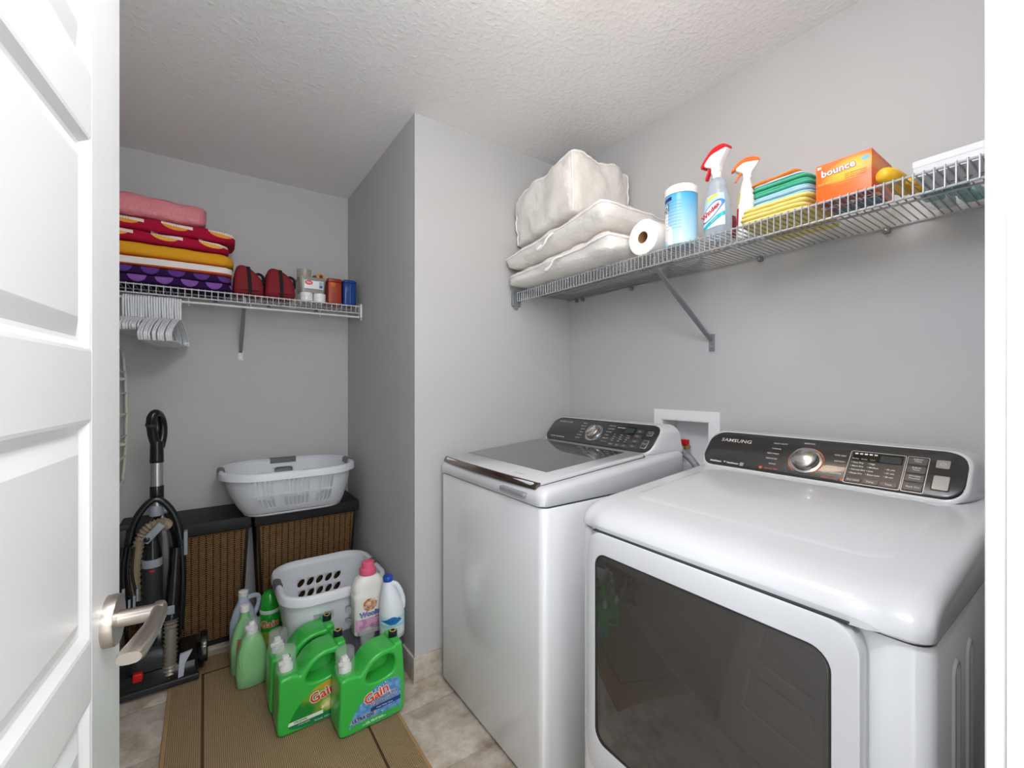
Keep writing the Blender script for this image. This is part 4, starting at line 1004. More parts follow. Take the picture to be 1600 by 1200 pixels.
def hamper(x0, x1, label):
    y0, y1, zt_ = 2.512, 2.818, .625
    r = empty('woven_hamper', ((x0+x1)/2, (y0+y1)/2, 0), label, 'hamper', 'woven hampers along the back wall')
    tx, ty = .030, .055
    def ring(z, i=0):
        t = 1-(z/zt_); return [(x0+tx*t+i, y0+ty*1.3*t+i, z), (x1-tx*t-i, y0+ty*1.3*t+i, z), (x1-tx*t-i, y1-ty*.3*t-i, z), (x0+tx*t+i, y1-ty*.3*t-i, z)]
    obj('frame', B().loft([ring(.002, .006), ring(.57, .006)]), M_LID, r, world=True, ang=20)
    # woven faces stand slightly proud of the black frame, each its own panel
    def face(a, b_, name):
        R = []
        for k in range(7):
            z = .028+(.562-.028)*k/6; q = ring(z, .0025); pa, pb = Vector(q[a]), Vector(q[b_]); d = (pb-pa).normalized(); R.append([tuple(pa+d*.016), tuple(pb-d*.016)])
        n = Vector((pb-pa)).cross(Vector((0, 0, 1))).normalized()*.004
        obj(name, B().loft([[R[0][0], R[0][1], R[-1][1], R[-1][0]], [tuple(Vector(p)-n) for p in (R[0][0], R[0][1], R[-1][1], R[-1][0])]]), M_WEAVE, r, world=True, ang=20)
    face(0, 1, 'woven_panel'); face(1, 2, 'woven_panel'); face(3, 0, 'woven_panel')
    obj('bottom_rail', B().loft([ring(.001, .001), ring(.026, .001)]), M_LID, r, world=True, ang=20)
    lid_ = obj('lid', B().rbox(x0-.004, x1+.004, y0-.006, y1+.004, .568, zt_, .006, .003), M_LID, r, world=True)
    obj('lid_seam', B().box(x0-.0045, x1+.0045, y0-.0065, y0-.0055, .594, .5955), M_GAP, lid_, world=True)
hamper(.204, .706, 'black framed woven hamper under the white basket, beside the chase wall')
hamper(-.320, .186, 'black framed woven hamper behind the upright vacuum cleaner')

# ================================================================ laundry baskets
def basket(loc, rimc, hw, hd, bhw, bhd, h_, holes, label, m, mg_, grips, rim=.030, rad=.16, brad=.10, rz=0):
    """tapered basket with real holes; holes is a list of (u0,u1,v0,v1,kind) cells on the wall"""
    r = empty('laundry_basket', loc, label, 'basket', 'white laundry baskets', rz=rz)
    NP = 240
    def per(u, a, b_, rr):      # point at fraction u of the perimeter, u=0 middle of the front, running to the right
        L = [2*(a-rr), pi*rr/2, 2*(b_-rr), pi*rr/2]; tot = 2*(L[0]+L[1]+L[2]+L[3])/1; s_ = (u % 1)*tot
        segs = [('l', a-rr), ('c', 0), ('l', 2*(b_-rr)), ('c', 1), ('l', 2*(a-rr)), ('c', 2), ('l', 2*(b_-rr)), ('c', 3), ('l', a-rr)]
        x, y, d = 0., -b_, 0
        for k, w in segs:
            ln = w if k == 'l' else pi*rr/2
            t = min(s_, ln)
            if k == 'l':
                x += t*cos(d); y += t*sin(d)
            else:
                cx, cy = x-rr*sin(d), y+rr*cos(d); d2 = d+t/rr; x, y = cx+rr*sin(d2), cy-rr*cos(d2); d = d2
            s_ -= t
            if s_ <= 1e-9: break
        return x, y
    def S(u, v):
        t = 1-(1-v)**2.2; t = .25*v+.75*t; a = bhw+(hw-bhw)*t; b_ = bhd+(hd-bhd)*t; rr = min(brad+(rad-brad)*t, a-.002, b_-.002)
        x, y = per(u, a, b_, rr); k = 1-v
        return (x+(0-rimc[0])*k*0+rimc[0]*t, y+rimc[1]*t, .012+(h_-.012)*v)
    b = B()
    cells = {}
    hol = [((hh[0] % 1), (hh[0] % 1)+(hh[1]-hh[0]))+tuple(hh[2:]) for hh in holes]
    us = {round(q, 6) for hh in hol for q in hh[:2]}
    for i in range(64):
        q = i/64
        if not any(hh[0]-.004 < q+k < hh[1]+.004 for hh in hol for k in (0, 1)): us.add(round(q, 6))
    us = sorted(us); us.append(us[0]+1)
    vs = {round(q, 5) for hh in hol for q in hh[2:4]}
    for q in (0, .04, .1, .2, .35, .5, .65, .8, .92, 1):
        if not any(hh[2]-.02 < q < hh[3]+.02 for hh in hol) : vs.add(q)
    vs = sorted(vs)
    for i in range(len(us)-1):
        u0, u1 = us[i], us[i+1]; um = (u0+u1)/2; k = 0
        while k < len(vs)-1:
            v0 = vs[k]; hh = next((q for q in hol if abs(q[2]-v0) < 1e-4 and (q[0] < um < q[1] or q[0] < um-1 < q[1] or q[0] < um+1 < q[1])), None)
            if hh is None:
                v1 = vs[k+1]; b.add([S(u0, v0), S(u1, v0), S(u1, v1), S(u0, v1)], [(0, 1, 2, 3)]); k += 1; continue
            m_ = k+1
            while abs(vs[m_]-hh[3]) > 1e-4: m_ += 1
            v1 = vs[m_]; cu, cv, du, dv = (u0+u1)/2, (v0+v1)/2, (u1-u0)/2, (v1-v0)/2
            inn = []
            for a in [2*pi*(q+.5)/16-pi*.75 for q in range(16)]:     # starts near the lower left corner
                c, s_ = cos(a), sin(a)
                if hh[4] == 'slot': e = 6; w_ = (abs(c)**e+abs(s_)**e)**(-1/e); inn.append(S(cu+du*.70*c*w_, cv+dv*.93*s_*w_))
                else: inn.append(S(cu+du*(.78*c-.18*s_), cv+dv*(.72*s_-.22*c)))
            # border: corners plus the places where other rows meet this cell's sides
            L = [(0, S(u0, v0))]; vv = vs[k:m_+1]
            bot = [S(u0, v0), S(u1, v0)]; rgt = [S(u1, q) for q in vv[1:-1]]; top = [S(u1, v1), S(u0, v1)]; lft = [S(u0, q) for q in reversed(vv[1:-1])]
            ring = bot+rgt+top+lft; nr = len(ring); base_ = 16; V_ = inn+ring; F_ = []
            idx = {0: base_, 1: base_+1, 2: base_+2+len(rgt), 3: base_+3+len(rgt)}
            sides = [[base_, base_+1], list(range(base_+1, base_+3+len(rgt))), [base_+2+len(rgt), base_+3+len(rgt)], list(range(base_+3+len(rgt), base_+nr))+[base_]]
            for sd in range(4):
                seq = [(sd*4+q) % 16 for q in range(5)]
                F_.append(tuple(sides[sd])+tuple(reversed(seq)))
            b.add(V_, F_); k = m_
    # floor of the basket
    base = [S(i/48, 0) for i in range(48)]; b.add([(x, y, .012) for x, y, z in base], [tuple(range(48))[::-1]])
    foot = [[(x*k, y*k, z) for x, y, _ in base] for k, z in ((1, .012), (.985, .004), (.95, 0.0))]; b.loft(foot, False, False)
    me = b.mesh('basket_wall', 55); bm = bmesh.new(); bm.from_mesh(me); bmesh.ops.remove_doubles(bm, verts=bm.verts, dist=.00012); bmesh.ops.recalc_face_normals(bm, faces=bm.faces); bm.to_mesh(me); bm.free(); me.shade_smooth(); me.set_sharp_from_angle(angle=radians(55))
    wall = obj('basket_wall', me, m, r)
    md = wall.modifiers.new('thick', 'SOLIDIFY'); md.thickness = .003; md.offset = 0
    # rolled rim
    R = []
    for dx, dz in ((-.004, -.002), (.002, .004), (.010, .006), (.018, .003), (.022, -.006), (.023, -rim), (.020, -rim), (.017, -.006), (.008, -.001), (0, -.006)):
        ring = []
        for i in range(96):
            x, y = per(i/96, hw+dx, hd+dx, min(rad+dx, hd-.01)); ring.append((x+rimc[0], y+rimc[1], h_+dz))
        R.append(ring)
    obj('rim', B().loft(R, False, False), m, r, ang=50)
    for (u0, u1) in grips:      # soft grey grips wrapped round the rim, with the hand hole's lower bar
        R = []
        for i in range(13):
            u = u0+(u1-u0)*i/12; rg = []
            for dx, dz in ((-.006, -.022), (-.0065, .002), (.000, .007), (.010, .009), (.020, .006), (.0255, -.004), (.0262, -rim-.002)):
                x, y = per(u, hw+dx, hd+dx, min(rad+dx, hd-.01)); rg.append((x+rimc[0], y+rimc[1], h_+dz))
            R.append(rg)
        obj('grip', B().loft(R, False, False, closed=False), mg_, r, ang=50)
    return r
M_BSK = mat('white_basket_plastic', '#dfe3e8', .38); M_GRIP = mat('grey_grip', '#6b6d72', .45)
H1 = []
cw = .0118
for cen, n in ((-.083, 4), (.0, 6), (.080, 4)):
    for i in range(n):
        u0 = cen+(i-n/2)*cw; u0 = u0 % 1
        for va, vb in ((.15, .47), (.50, .85)): H1.append((u0, u0+cw, va, vb, 'slot'))
for cen in (.42, .58):
    for i in range(4): H1.append((cen+(i-2)*cw, cen+(i-1)*cw, .60, .68, 'dot'))
for i in range(4):
    for va, vb in ((.2, .45), (.5, .75)): H1.append((.735+i*cw, .735+(i+1)*cw, va, vb, 'slot'))
H1.append((.462, .538, .62, .80, 'slot'))
basket((.385, 2.600, .6262), (-.020, -.030), .292, .222, .232, .150, .226, H1, 'white laundry basket with slotted sides standing on the hampers', M_BSK, M_GRIP, [(.230, .285), (.715, .770), (.462, .538)], rim=.030, rad=.17, brad=.09)
H2 = []
cw2 = .030
for i in range(5):
    for k, (va, vb) in enumerate(((.30, .44), (.46, .60), (.62, .76))): H2.append((.5+(i-2.5)*cw2, .5+(i-1.5)*cw2, va, vb, 'dot'))
for i in range(5):
    for k, (va, vb) in enumerate(((.30, .44), (.46, .60), (.62, .76))):
        u0 = ((i-2.5)*cw2) % 1
        if i != 2: H2.append((u0, u0+cw2, va, vb, 'dot'))
basket((.487, 2.225, .0105), (0, 0), .208, .212, .165, .165, .362, H2, 'white laundry basket with round holes standing on the rug', M_BSK, M_GRIP, [(.225, .275), (.725, .775)], rim=.034, rad=.10, brad=.08)

# ================================================================ rug
def p_sisal(nt, v, x, y, z):
    a = ((x+y)*520).sin(); b_ = ((x-y)*520).sin(); h = a*b_*.5+.5
    n = noise(nt, v, 300, 2)
    return ramp(nt, h*.7+n*.3, [(.15, hexc('#6f5a41')), (.5, hexc('#a48b68')), (.85, hexc('#c4ad8a'))]), h, .9, .004
rg_ = empty('sisal_rug', (.245, 1.76, 0), 'tan woven rug with thin brown border line under the detergent bottles', 'rug')
RX0, RX1, RY0, RY1 = -.126, .614, 1.10, 2.476
obj('woven_field', B().rbox(RX0+.004, RX1-.004, RY0+.004, RY1-.004, .0006, .0085, .002, .002), mat('tan_sisal', rough=.95, spec=.1, pat=p_sisal), rg_, world=True)
b = B()
for q in ((RX0, RX1, RY0, RY0+.012), (RX0, RX1, RY1-.012, RY1), (RX0, RX0+.012, RY0, RY1), (RX1-.012, RX1, RY0, RY1)): b.rbox(*q, .0004, .0094, .003, .003)
obj('edge_binding', b, mat('tan_binding', '#a5835c', .9, bump=(300, .4, 2)), rg_, world=True)
b = B(); i0, i1, j0, j1 = -.012, .50, 1.23, 2.338
for q in ((i0, i1, j0, j0+.009), (i0, i1, j1-.009, j1), (i0, i0+.009, j0, j1), (i1-.009, i1, j0, j1)): b.box(*q, .008, .0091)
obj('border_line', b, mat('brown_yarn', '#4b3420', .95), rg_, world=True)
ZG = .0092      # top of the rug

# ================================================================ detergent jugs
M_JUG = mat('green_jug_plastic', '#38b647', .28, coat=.3)
M_JUGL = mat('green_jug_plastic_2', '#35b443', .28, coat=.3)
M_SPOUT = mat('white_spout', '#eceaea', .4); M_NOZ = mat('navy_nozzle', '#16182a', .3)
def p_gold(nt, v, x, y, z):
    c = mixc(nt, ((x-.02)*6+(z-.07)*4+noise(nt, v, 18, 3)*1.2-.3), hexc('#1d8a34'), hexc('#b9c92f'))
    d = ((x-.055)/.035).sq()+((z-.062)/.026).sq()
    c = mixc(nt, (1.1-d)*.9, c, hexc('#ecec8a'))
    c = mixc(nt, (z-.128).gt(0), c, hexc('#c9a832')); c = mixc(nt, z.lt(.034), c, hexc('#16824e'))
    return mixc(nt, ((z-.0375).abs().lt(.0065))*(x.lt(.03)), c, hexc('#e9efe4'))
def p_cold(nt, v, x, y, z):
    c = mixc(nt, noise(nt, v, 55, 3)*1.6-.3, hexc('#1c4f9e'), hexc('#7fc0e6'))
    n = noise(nt, v, 130, 2)
    c = mixc(nt, n.gt(.68), c, hexc('#eef5fa'))
    c = mixc(nt, ((z-.062-x*.02).abs().lt(.008))*(x.gt(-.01)), c, hexc('#173f83'))
    return mixc(nt, ((z-.048-x*.02).abs().lt(.007))*(x.lt(.012)), c, hexc('#a9b0b4'))
M_GOLD = mat('green_gold_label', rough=.35, pat=p_gold); M_COLD = mat('blue_cold_label', rough=.35, pat=p_cold)
M_GAIN = mat('gain_red_print', '#dd4a24', .5)
outj = cloop([(-.116, .006), (-.122, .05), (-.119, .12), (-.118, .185), (-.112, .206), (-.085, .210), (-.058, .207), (-.048, .202), (-.036, .216), (-.012, .243), (.028, .260), (.064, .262), (.080, .264), (.085, .272), (.1, .274), (.113, .271), (.117, .25), (.121, .19), (.125, .11), (.123, .04), (.115, .006), (.06, 0), (0, 0), (-.06, 0)], 4)
holej = cloop([(-.026, .175), (-.016, .204), (.012, .230), (.044, .241), (.070, .238), (.083, .218), (.084, .190), (.070, .168), (.034, .157), (-.004, .158)], 4)
def jug(loc, rz, label, ml, cold):
    r = empty('detergent_jug', loc, label, 'jug', 'green detergent jugs on the rug', rz=rz)
    obj('jug_body', holed_prism(outj, holej, -.058, .058, .0095, .0085), M_JUG, r, ang=60)
    # shallow wall closing the grip on the back half, as moulded bottles have
    obj('grip_wall', B().prism(cloop([(-.025, .176), (-.016, .203), (.010, .226), (.042, .233), (.070, .230), (.082, .215), (.083, .190), (.069, .167), (.034, .156), (-.004, .157)], 4), .016, .030), M_JUG, r, ang=60)
    # recessed flank left of the label
    lab = cloop([(-.088, .028), (-.070, .070), (-.035, .110), (.010, .138), (.060, .148), (.098, .142), (.106, .10), (.105, .05), (.103, .012), (.05, .009), (0, .009), (-.05, .012)], 4)
    ll = obj('label', B().prism(lab, -.0590, -.0578), ml, r, ang=30)
    sp = obj('spout_cap', B().lathe([(.0225, .205), (.0225, .228), (.0205, .231), (.0165, .232), (.0165, .246), (.012, .248)], 24, M=Matrix.Translation((-.085, 0, 0))), M_SPOUT, r)
    obj('spout_button', B().rbox(-.098, -.076, -.012, .010, .246, .262, .005, .003).rbox(-.112, -.094, -.018, -.004, .236, .248, .004, .003), M_SPOUT, sp, ang=50)
    obj('spout_tab', B().rbox(-.080, -.070, .0, .012, .247, .258, .003, .002), mat('maroon_plastic', '#7a3f42', .4), sp)
    obj('clear_cup', B().lathe([(.0345, .206), (.0352, .21), (.0335, .285), (.030, .289), (.001, .290)], 32, M=Matrix.Translation((-.085, 0, 0)), c0=False, c1=False), M_CLEAR, r, ang=50)
    obj('vent_nozzle', B().lathe([(.0165, .268), (.0175, .270), (.0170, .292), (.0155, .294), (.011, .294), (.0105, .285)], 24, M=Matrix.Translation((.099, 0, 0)), c1=True), M_NOZ, r)
    obj('nozzle_ring', B().lathe([(.0085, .2945), (.0125, .2945), (.0125, .2955), (.0085, .2955)], 20, M=Matrix.Translation((.099, 0, 0)), c0=False, c1=False), mat('yellow_ring', '#c9b657', .4), r)
    t = .24
    ltext(ll, 'Gain', .012 if cold else .030, -.0594, .112 if cold else .106, .050, M_WPL, tilt=t, align='CENTER', bold=.0032)
    ltext(ll, 'Gain', .012 if cold else .030, -.0599, .112 if cold else .106, .050, M_GAIN, tilt=t, align='CENTER', bold=.0012)
    if cold:
        for q_, (mm, bb, yy) in enumerate(((M_WPL, .0010, -.0594), (NAVY, .0003, -.0598))):
            ltext(ll, 'COLD WATER', -.010, yy, .0885, .0160, mm, tilt=.08, bold=bb); ltext(ll, 'EAU FROIDE', -.006, yy, .0755, .0160, mm, tilt=.08, bold=bb)
        ltext(ll, 'Fresh Water Scent', .012, -.0594, .0615, .008, M_WPL); ltext(ll, 'ULTRA OXI', -.078, -.0594, .047, .0155, NAVY, bold=.0006)
        ltext(ll, '64 loads  2.95 L  brassées', -.040, -.0594, .020, .0085, M_WPL)
        obj('printed_band', B().box(-.083, .105, -.0594, -.0588, .010, .034), M_JUG, ll); ltext(ll, '1.5L  HE  64 loads', -.030, -.0600, .024, .009, M_WPL, bold=.0002)
    else:
        ltext(ll, 'ORIGINAL', -.070, -.0594, .038, .010, mat('dark_green_print', '#0d5b2c', .5), bold=.0002); ltext(ll, 'aroma boost', -.055, -.0594, .0255, .0075, M_WPL)
        ltext(ll, '96 loads  4.43 L', .0, -.0594, .016, .0085, M_WPL)
        for x, z, s_ in ((.045, .060, .012), (.066, .066, .010), (.030, .055, .009)):
            obj('printed_flower', B().add([(x+s_*(.45 if k % 2 else 1)*cos(pi*k/6), -.0595, z+s_*(.45 if k % 2 else 1)*sin(pi*k/6)) for k in range(12)], [tuple(range(12))]), mat('cream_print', '#f3eec2', .5), ll)
    return r
jug((.508, 1.676, ZG), .045, 'green detergent jug with blue cold water label next to the dark grey bin', M_COLD, True)
jug((.331, 1.806, ZG), .03, 'green detergent jug with green and gold label beside the blue labelled one', M_GOLD, False)
jug((.322, 1.952, ZG), .03, 'green detergent jug standing behind the green and gold labelled one', M_GOLD, False)

# ---------------------------------------------------------------- other bottles on the rug
TG = [(0, .050, .034, 3), (.006, .058, .041, 3), (.06, .060, .042, 3), (.13, .055, .040, 2.8), (.185, .040, .034, 2.5), (.205, .030, .029, 2.2), (.214, .0225, .0225, 2)]
M_LGRN = mat('pale_green_bottle', '#8cc98a', .3, coat=.3)
lg = empty('fabric_softener_bottle', (.163, 2.152, ZG), 'pale green bottle with clear cap over a white spout', 'bottle', rz=.05)
obj('bottle', oval(TG), M_LGRN, lg, ang=60)
obj('side_facet', B().tube(smoothpath([(-.035, -.0335, .185), (-.046, -.035, .15), (-.045, -.037, .11), (-.036, -.0405, .06)], 5), .004, 8), M_LGRN, lg, ang=80)
sp = obj('spout_cap', B().lathe([(.0215, .212), (.0215, .232), (.016, .234), (.016, .246), (.013, .248)], 22), M_SPOUT, lg)
obj('spout_button', B().rbox(-.010, .012, -.010, .010, .246, .258, .004, .003).rbox(-.024, -.008, -.012, .004, .234, .246, .003, .002), M_SPOUT, sp, ang=50)
obj('clear_cup', B().lathe([(.034, .198), (.0345, .202), (.032, .262), (.028, .267), (.001, .268)], 30, c0=False, c1=False), M_CLEAR, lg, ang=50)
TG2 = [(0, .046, .032, 3), (.006, .054, .039, 3), (.12, .055, .040, 3), (.19, .042, .034, 2.6), (.235, .018, .018, 2), (.262, .0165, .0165, 2)]
g2 = empty('dish_soap_bottle', (.145, 2.262, ZG), 'pale green bottle with narrow neck and small white cap behind the clear capped one', 'bottle')
obj('bottle', oval(TG2), M_LGRN, g2, ang=60); obj('cap', B().lathe([(.0185, .262), (.019, .266), (.0182, .288), (.015, .290)], 22), M_SPOUT, g2)
obj('label', patch(TG2, -120, -60, .05, .16), mat('rust_label', '#b56a4a', .5), g2, ang=60)
# pale blue jug with side handle
M_PBL = mat('pale_blue_plastic', '#b8c6d8', .35)
TP = [(0, .046, .038, 3), (.006, .052, .044, 3), (.17, .052, .044, 3), (.225, .036, .036, 2.5), (.262, .0205, .0205, 2), (.285, .019, .019, 2)]
pb = empty('pale_blue_jug', (.146, 2.378, ZG), 'pale blue jug with side handle behind the pale green bottles', 'jug', rz=.65)
obj('bottle', oval(TP), M_PBL, pb, ang=60); obj('cap', B().lathe([(.0205, .284), (.0215, .287), (.0205, .306), (.017, .308)], 22), mat('off_white_cap', '#dcdcd8', .4), pb)
obj('jug_handle', B().tube(smoothpath([(.016, 0, .262), (.048, 0, .262), (.078, 0, .248), (.084, 0, .215), (.066, 0, .18), (.044, 0, .168)], 5), .0115, 12), M_PBL, pb, ang=60)
# scent bead bottle with domed green cap
M_SGRN = mat('bright_green_plastic', '#1e9a28', .22, coat=.4)
gf = empty('scent_bead_bottle', (.252, 2.352, ZG), 'bright green bottle with domed cap and white collar beside the lower basket', 'bottle', rz=-.25)
obj('bottle', B().lathe([(.040, 0), (.044, .005), (.046, .10), (.046, .17), (.042, .192), (.040, .196)], 32), M_SGRN, gf)
obj('collar', B().lathe([(.0425, .194), (.0435, .197), (.0425, .208), (.040, .21)], 32), mat('pale_collar', '#cfe3cf', .35), gf)
obj('cap', B().lathe([(.0405, .209), (.0395, .235), (.034, .268), (.026, .284), (.012, .291), (.001, .292)], 32), M_SGRN, gf, ang=60)
cyl_text(gf, 'Gain', radians(-84), .150, .0466, .044, M_WPL, bold=.0022); cyl_text(gf, 'Gain', radians(-84), .150, .0471, .044, M_GAIN, bold=.0008)
def p_fw(nt, v, x, y, z): return mixc(nt, noise(nt, v, 60, 3)*1.4-.2, hexc('#2d8a24'), hexc('#c2b53c'))
obj('label', B().loft([[(.0464*cos(radians(a)), .0464*sin(radians(a)), z) for a in range(-150, -29, 8)] for z in (.04, .115)], False, False, closed=False), mat('gold_green_label', rough=.35, pat=p_fw), gf, ang=60)

# ---------------------------------------------------------------- dark grey bin with bottles on it
M_BIN = mat('dark_grey_bin', '#3e3d45', .4)
bn = empty('grey_bin', (.582, 1.868, 0.0), 'low dark grey lidded bin with bottles on it in front of the lower basket', 'bin')
def bnr(i, z): return [(x, y, z) for x, y in rrect(.476+i, .690-i, 1.764+i, 1.972-i, .022, 5)]
obj('bin_body', B().loft([bnr(.016, .0098), bnr(.013, .014), bnr(.003, .178)]), M_BIN, bn, world=True)
obj('lid', B().loft([bnr(0, .177), bnr(-.002, .180), bnr(-.002, .200), bnr(.002, .2065), bnr(.010, .2095)]), M_BIN, bn, world=True)
obj('latch', B().rbox(.545, .600, 1.756, 1.763, .150, .192, .003, .002), mat('maroon_grey', '#5a4a50', .35), bn, world=True)
ZBN = .2098
TW = [(0, .058, .034, 4), (.005, .064, .039, 4), (.15, .066, .041, 4), (.172, .069, .044, 3.6), (.176, .066, .042, 3.4), (.188, .069, .043, 3.2), (.215, .064, .041, 3), (.238, .046, .036, 2.6), (.246, .030, .030, 2.2), (.25, .026, .026, 2)]
wl = empty('wool_detergent_bottle', (.578, 1.908, ZBN), 'white wool detergent bottle with pink cap standing on the grey bin', 'bottle', rz=.03)
obj('bottle', oval(TW, 40), mat('cream_bottle', '#e4e3dd', .3), wl, ang=50)
obj('cap', B().lathe([(.0345, .246), (.0355, .249), (.0350, .268), (.0265, .274), (.0260, .296), (.0235, .299), (.001, .300)], 30), mat('pink_cap', '#dd5f7f', .35), wl)
def p_wool(nt, v, x, y, z):
    n = noise(nt, v, 45, 3)
    c = mixc(nt, (z.lt(.072+0)), hexc('#e4e3dd'), hexc('#d9a9c6')); c = mixc(nt, z.lt(.072)*n.gt(.56), c, hexc('#c58ab2'))
    d = ((x+.004)/.030).sq()+((z-.128)/.026).sq()
    return mixc(nt, d.lt(1), c, ramp(nt, n, [(.35, hexc('#6b3a22')), (.5, hexc('#c48a66')), (.62, hexc('#ecc6aa'))]))
obj('label', patch(TW, -150, -32, .022, .155, na=20), mat('wool_label', rough=.35, pat=p_wool), wl, ang=50)
ltext(wl, 'Woolite', .002, -.0424, .090, .029, NAVY, align='CENTER', bold=.0018); ltext(wl, 'Woolite', .002, -.0428, .090, .029, mat('periwinkle_print', '#8f9ccc', .5), align='CENTER', bold=.0002)
ltext(wl, 'DARKS', .035, -.0424, .072, .011, mat('crimson_print', '#a5213a', .5), align='CENTER', bold=.0003)
for i in range(3): ltext(wl, 'delicates gentle care', .022, -.0424, .045-.008*i, .006, mat('plum_print', '#7a3f7a', .5), align='CENTER')
TBL = [(0, .044, .044, 2.2), (.006, .051, .051, 2.2), (.10, .052, .052, 2.1), (.135, .048, .048, 2, -.002), (.185, .034, .036, 2, -.010), (.222, .021, .022, 2, -.016), (.236, .017, .017, 2, -.017)]
bl = empty('bleach_bottle', (.650, 1.812, ZBN), 'white bleach bottle with blue cap standing on the grey bin by the wall', 'bottle')
obj('bottle', oval(TBL), mat('bleach_white', '#dfe6ec', .28), bl, ang=60)
obj('cap', B().lathe([(.0195, .234), (.0205, .236), (.0205, .252), (.018, .256), (.001, .257)], 26, M=Matrix.Translation((-.017, 0, 0))), mat('royal_blue_cap', '#1c48a8', .3), bl)
obj('jug_handle', B().tube(smoothpath([(-.004, -.006, .226), (.018, -.010, .212), (.036, -.012, .178), (.046, -.012, .140), (.042, -.012, .11)], 5), [.010]*3+[.0105]*15+[.011]*3, 12), mat('bleach_white', '#dfe6ec', .28), bl, ang=60)
def p_bleach(nt, v, x, y, z):
    c = mixc(nt, (z-.030)*16, hexc('#e8eef2'), hexc('#bfdbe8'))
    d = (z-.082).abs()*2+(x+.012).abs()
    c = mixc(nt, d.lt(.040), c, hexc('#1a6fb4')); c = mixc(nt, ((z-.062).abs().lt(.006)), c, hexc('#9fd6de'))
    return c
obj('label', patch(TBL, -175, -10, .022, .100, na=20), mat('bleach_label', rough=.35, pat=p_bleach), bl, ang=60)
cyl_text(bl, 'CLOROX', radians(-128), .082, .0530, .011, NAVY, bold=.0004); cyl_text(bl, 'BLEACH', radians(-60), .090, .0532, .010, NAVY, bold=.0004)
for i in range(3): cyl_text(bl, 'javellisant concentré', radians(-70), .046-.009*i, .0530, .0062, mat('blue_grey_print', '#3e7190', .5))
thing1('measuring_cup', B().lathe([(.024, 0), (.026, .002), (.031, .052), (.0305, .052), (.025, .004), (.001, .004)], 28, M=Matrix.Translation((.545, 1.806, ZBN))), M_CLEAR, (.545, 1.806, ZBN), 'small clear measuring cup on the grey bin in front of the pink capped bottle', 'cup')

# ================================================================ upright vacuum cleaner
vc = empty('vacuum_cleaner', (-.17, 2.43, 0), 'black upright vacuum cleaner with silver tube and ribbed hoses beside the open door', 'vacuum cleaner')
V = lambda n, b, m, p=vc, **k: obj(n, b, m, p, world=True, ang=k.pop('ang', 50), **k)
M_VB = mat('vacuum_black', '#141517', .25, coat=.3); M_VG = mat('vacuum_grey', '#8f979f', .35); M_VD = mat('vacuum_charcoal', '#2b2d31', .4); M_ALU = mat('brushed_tube', '#c3c4c6', .28, .9)
M_HOSE = mat('tan_ribbed_hose', '#8a7c66', .5)
# floor head: sloping nose, side bumper, wheels, red pedal
hp_ = [(-.03, .012), (-.033, .05), (-.02, .085), (.05, .112), (.14, .118), (.17, .10), (.17, .02), (.15, .010), (.02, .008)]
base = V('floor_head', B().prism([(y+2.335, z) for y, z in hp_], -.33, -.025, M=Matrix(((0, 1, 0, 0), (1, 0, 0, 0), (0, 0, 1, 0), (0, 0, 0, 1))), bev=.012), M_VB, ang=30)
V('front_lip', B().rbox(-.335, -.020, 2.296, 2.325, .006, .030, .008, .004), M_VD, base)
for xx in (-.025, -.345): V('wheel', B().lathe([(.02, 0), (.052, .002), (.055, .008), (.055, .018), (.05, .022), (.02, .024)], 28, M=Matrix.Translation((xx, 2.40, .056)) @ Matrix.Rotation(pi/2, 4, 'Y')), M_VB, base)
V('bumper', B().prism(cloop([(2.345, .05), (2.36, .115), (2.40, .145), (2.45, .14), (2.455, .115), (2.41, .11), (2.385, .085), (2.38, .045)], 4), -.018, .010, M=Matrix(((0, 1, 0, 0), (1, 0, 0, 0), (0, 0, 1, 0), (0, 0, 0, 1))), bev=.005), M_VB, base)
V('bumper_plate', B().rbox(-.012, .006, 2.352, 2.358, .088, .112, .003, .002), M_SILV, base)
for xx in (-.068, -.318): V('side_stripe', B().prism([(xx-.024, .034), (xx-.022, .080), (xx-.018, .128), (xx+.024, .135), (xx-.001, .088), (xx-.006, .037)], 2.300, 2.312), mat('pale_stripe', '#b9bfca', .4), base)
V('pedal', B().rbox(-.238, -.206, 2.296, 2.33, .066, .100, .006, .005), mat('red_pedal', '#c8121a', .35), base)
V('nose_cover', B().loft([[(x, y, z) for x, y in rrect(-.25+i, -.10-i, 2.315+i, 2.44-i, .03, 5)] for i, z in ((0, .09), (0, .13), (.008, .16), (.03, .175))]), M_VD, base)
V('motor_housing', B().lathe([(.078, .11), (.082, .14), (.080, .20), (.070, .235), (.045, .25), (.02, .255)], 32, M=Matrix.Translation((-.165, 2.425, 0))), M_VB)
V('motor_band', B().lathe([(.083, .150), (.0835, .154), (.0835, .162), (.083, .166)], 32, M=Matrix.Translation((-.165, 2.425, 0))), M_VD)
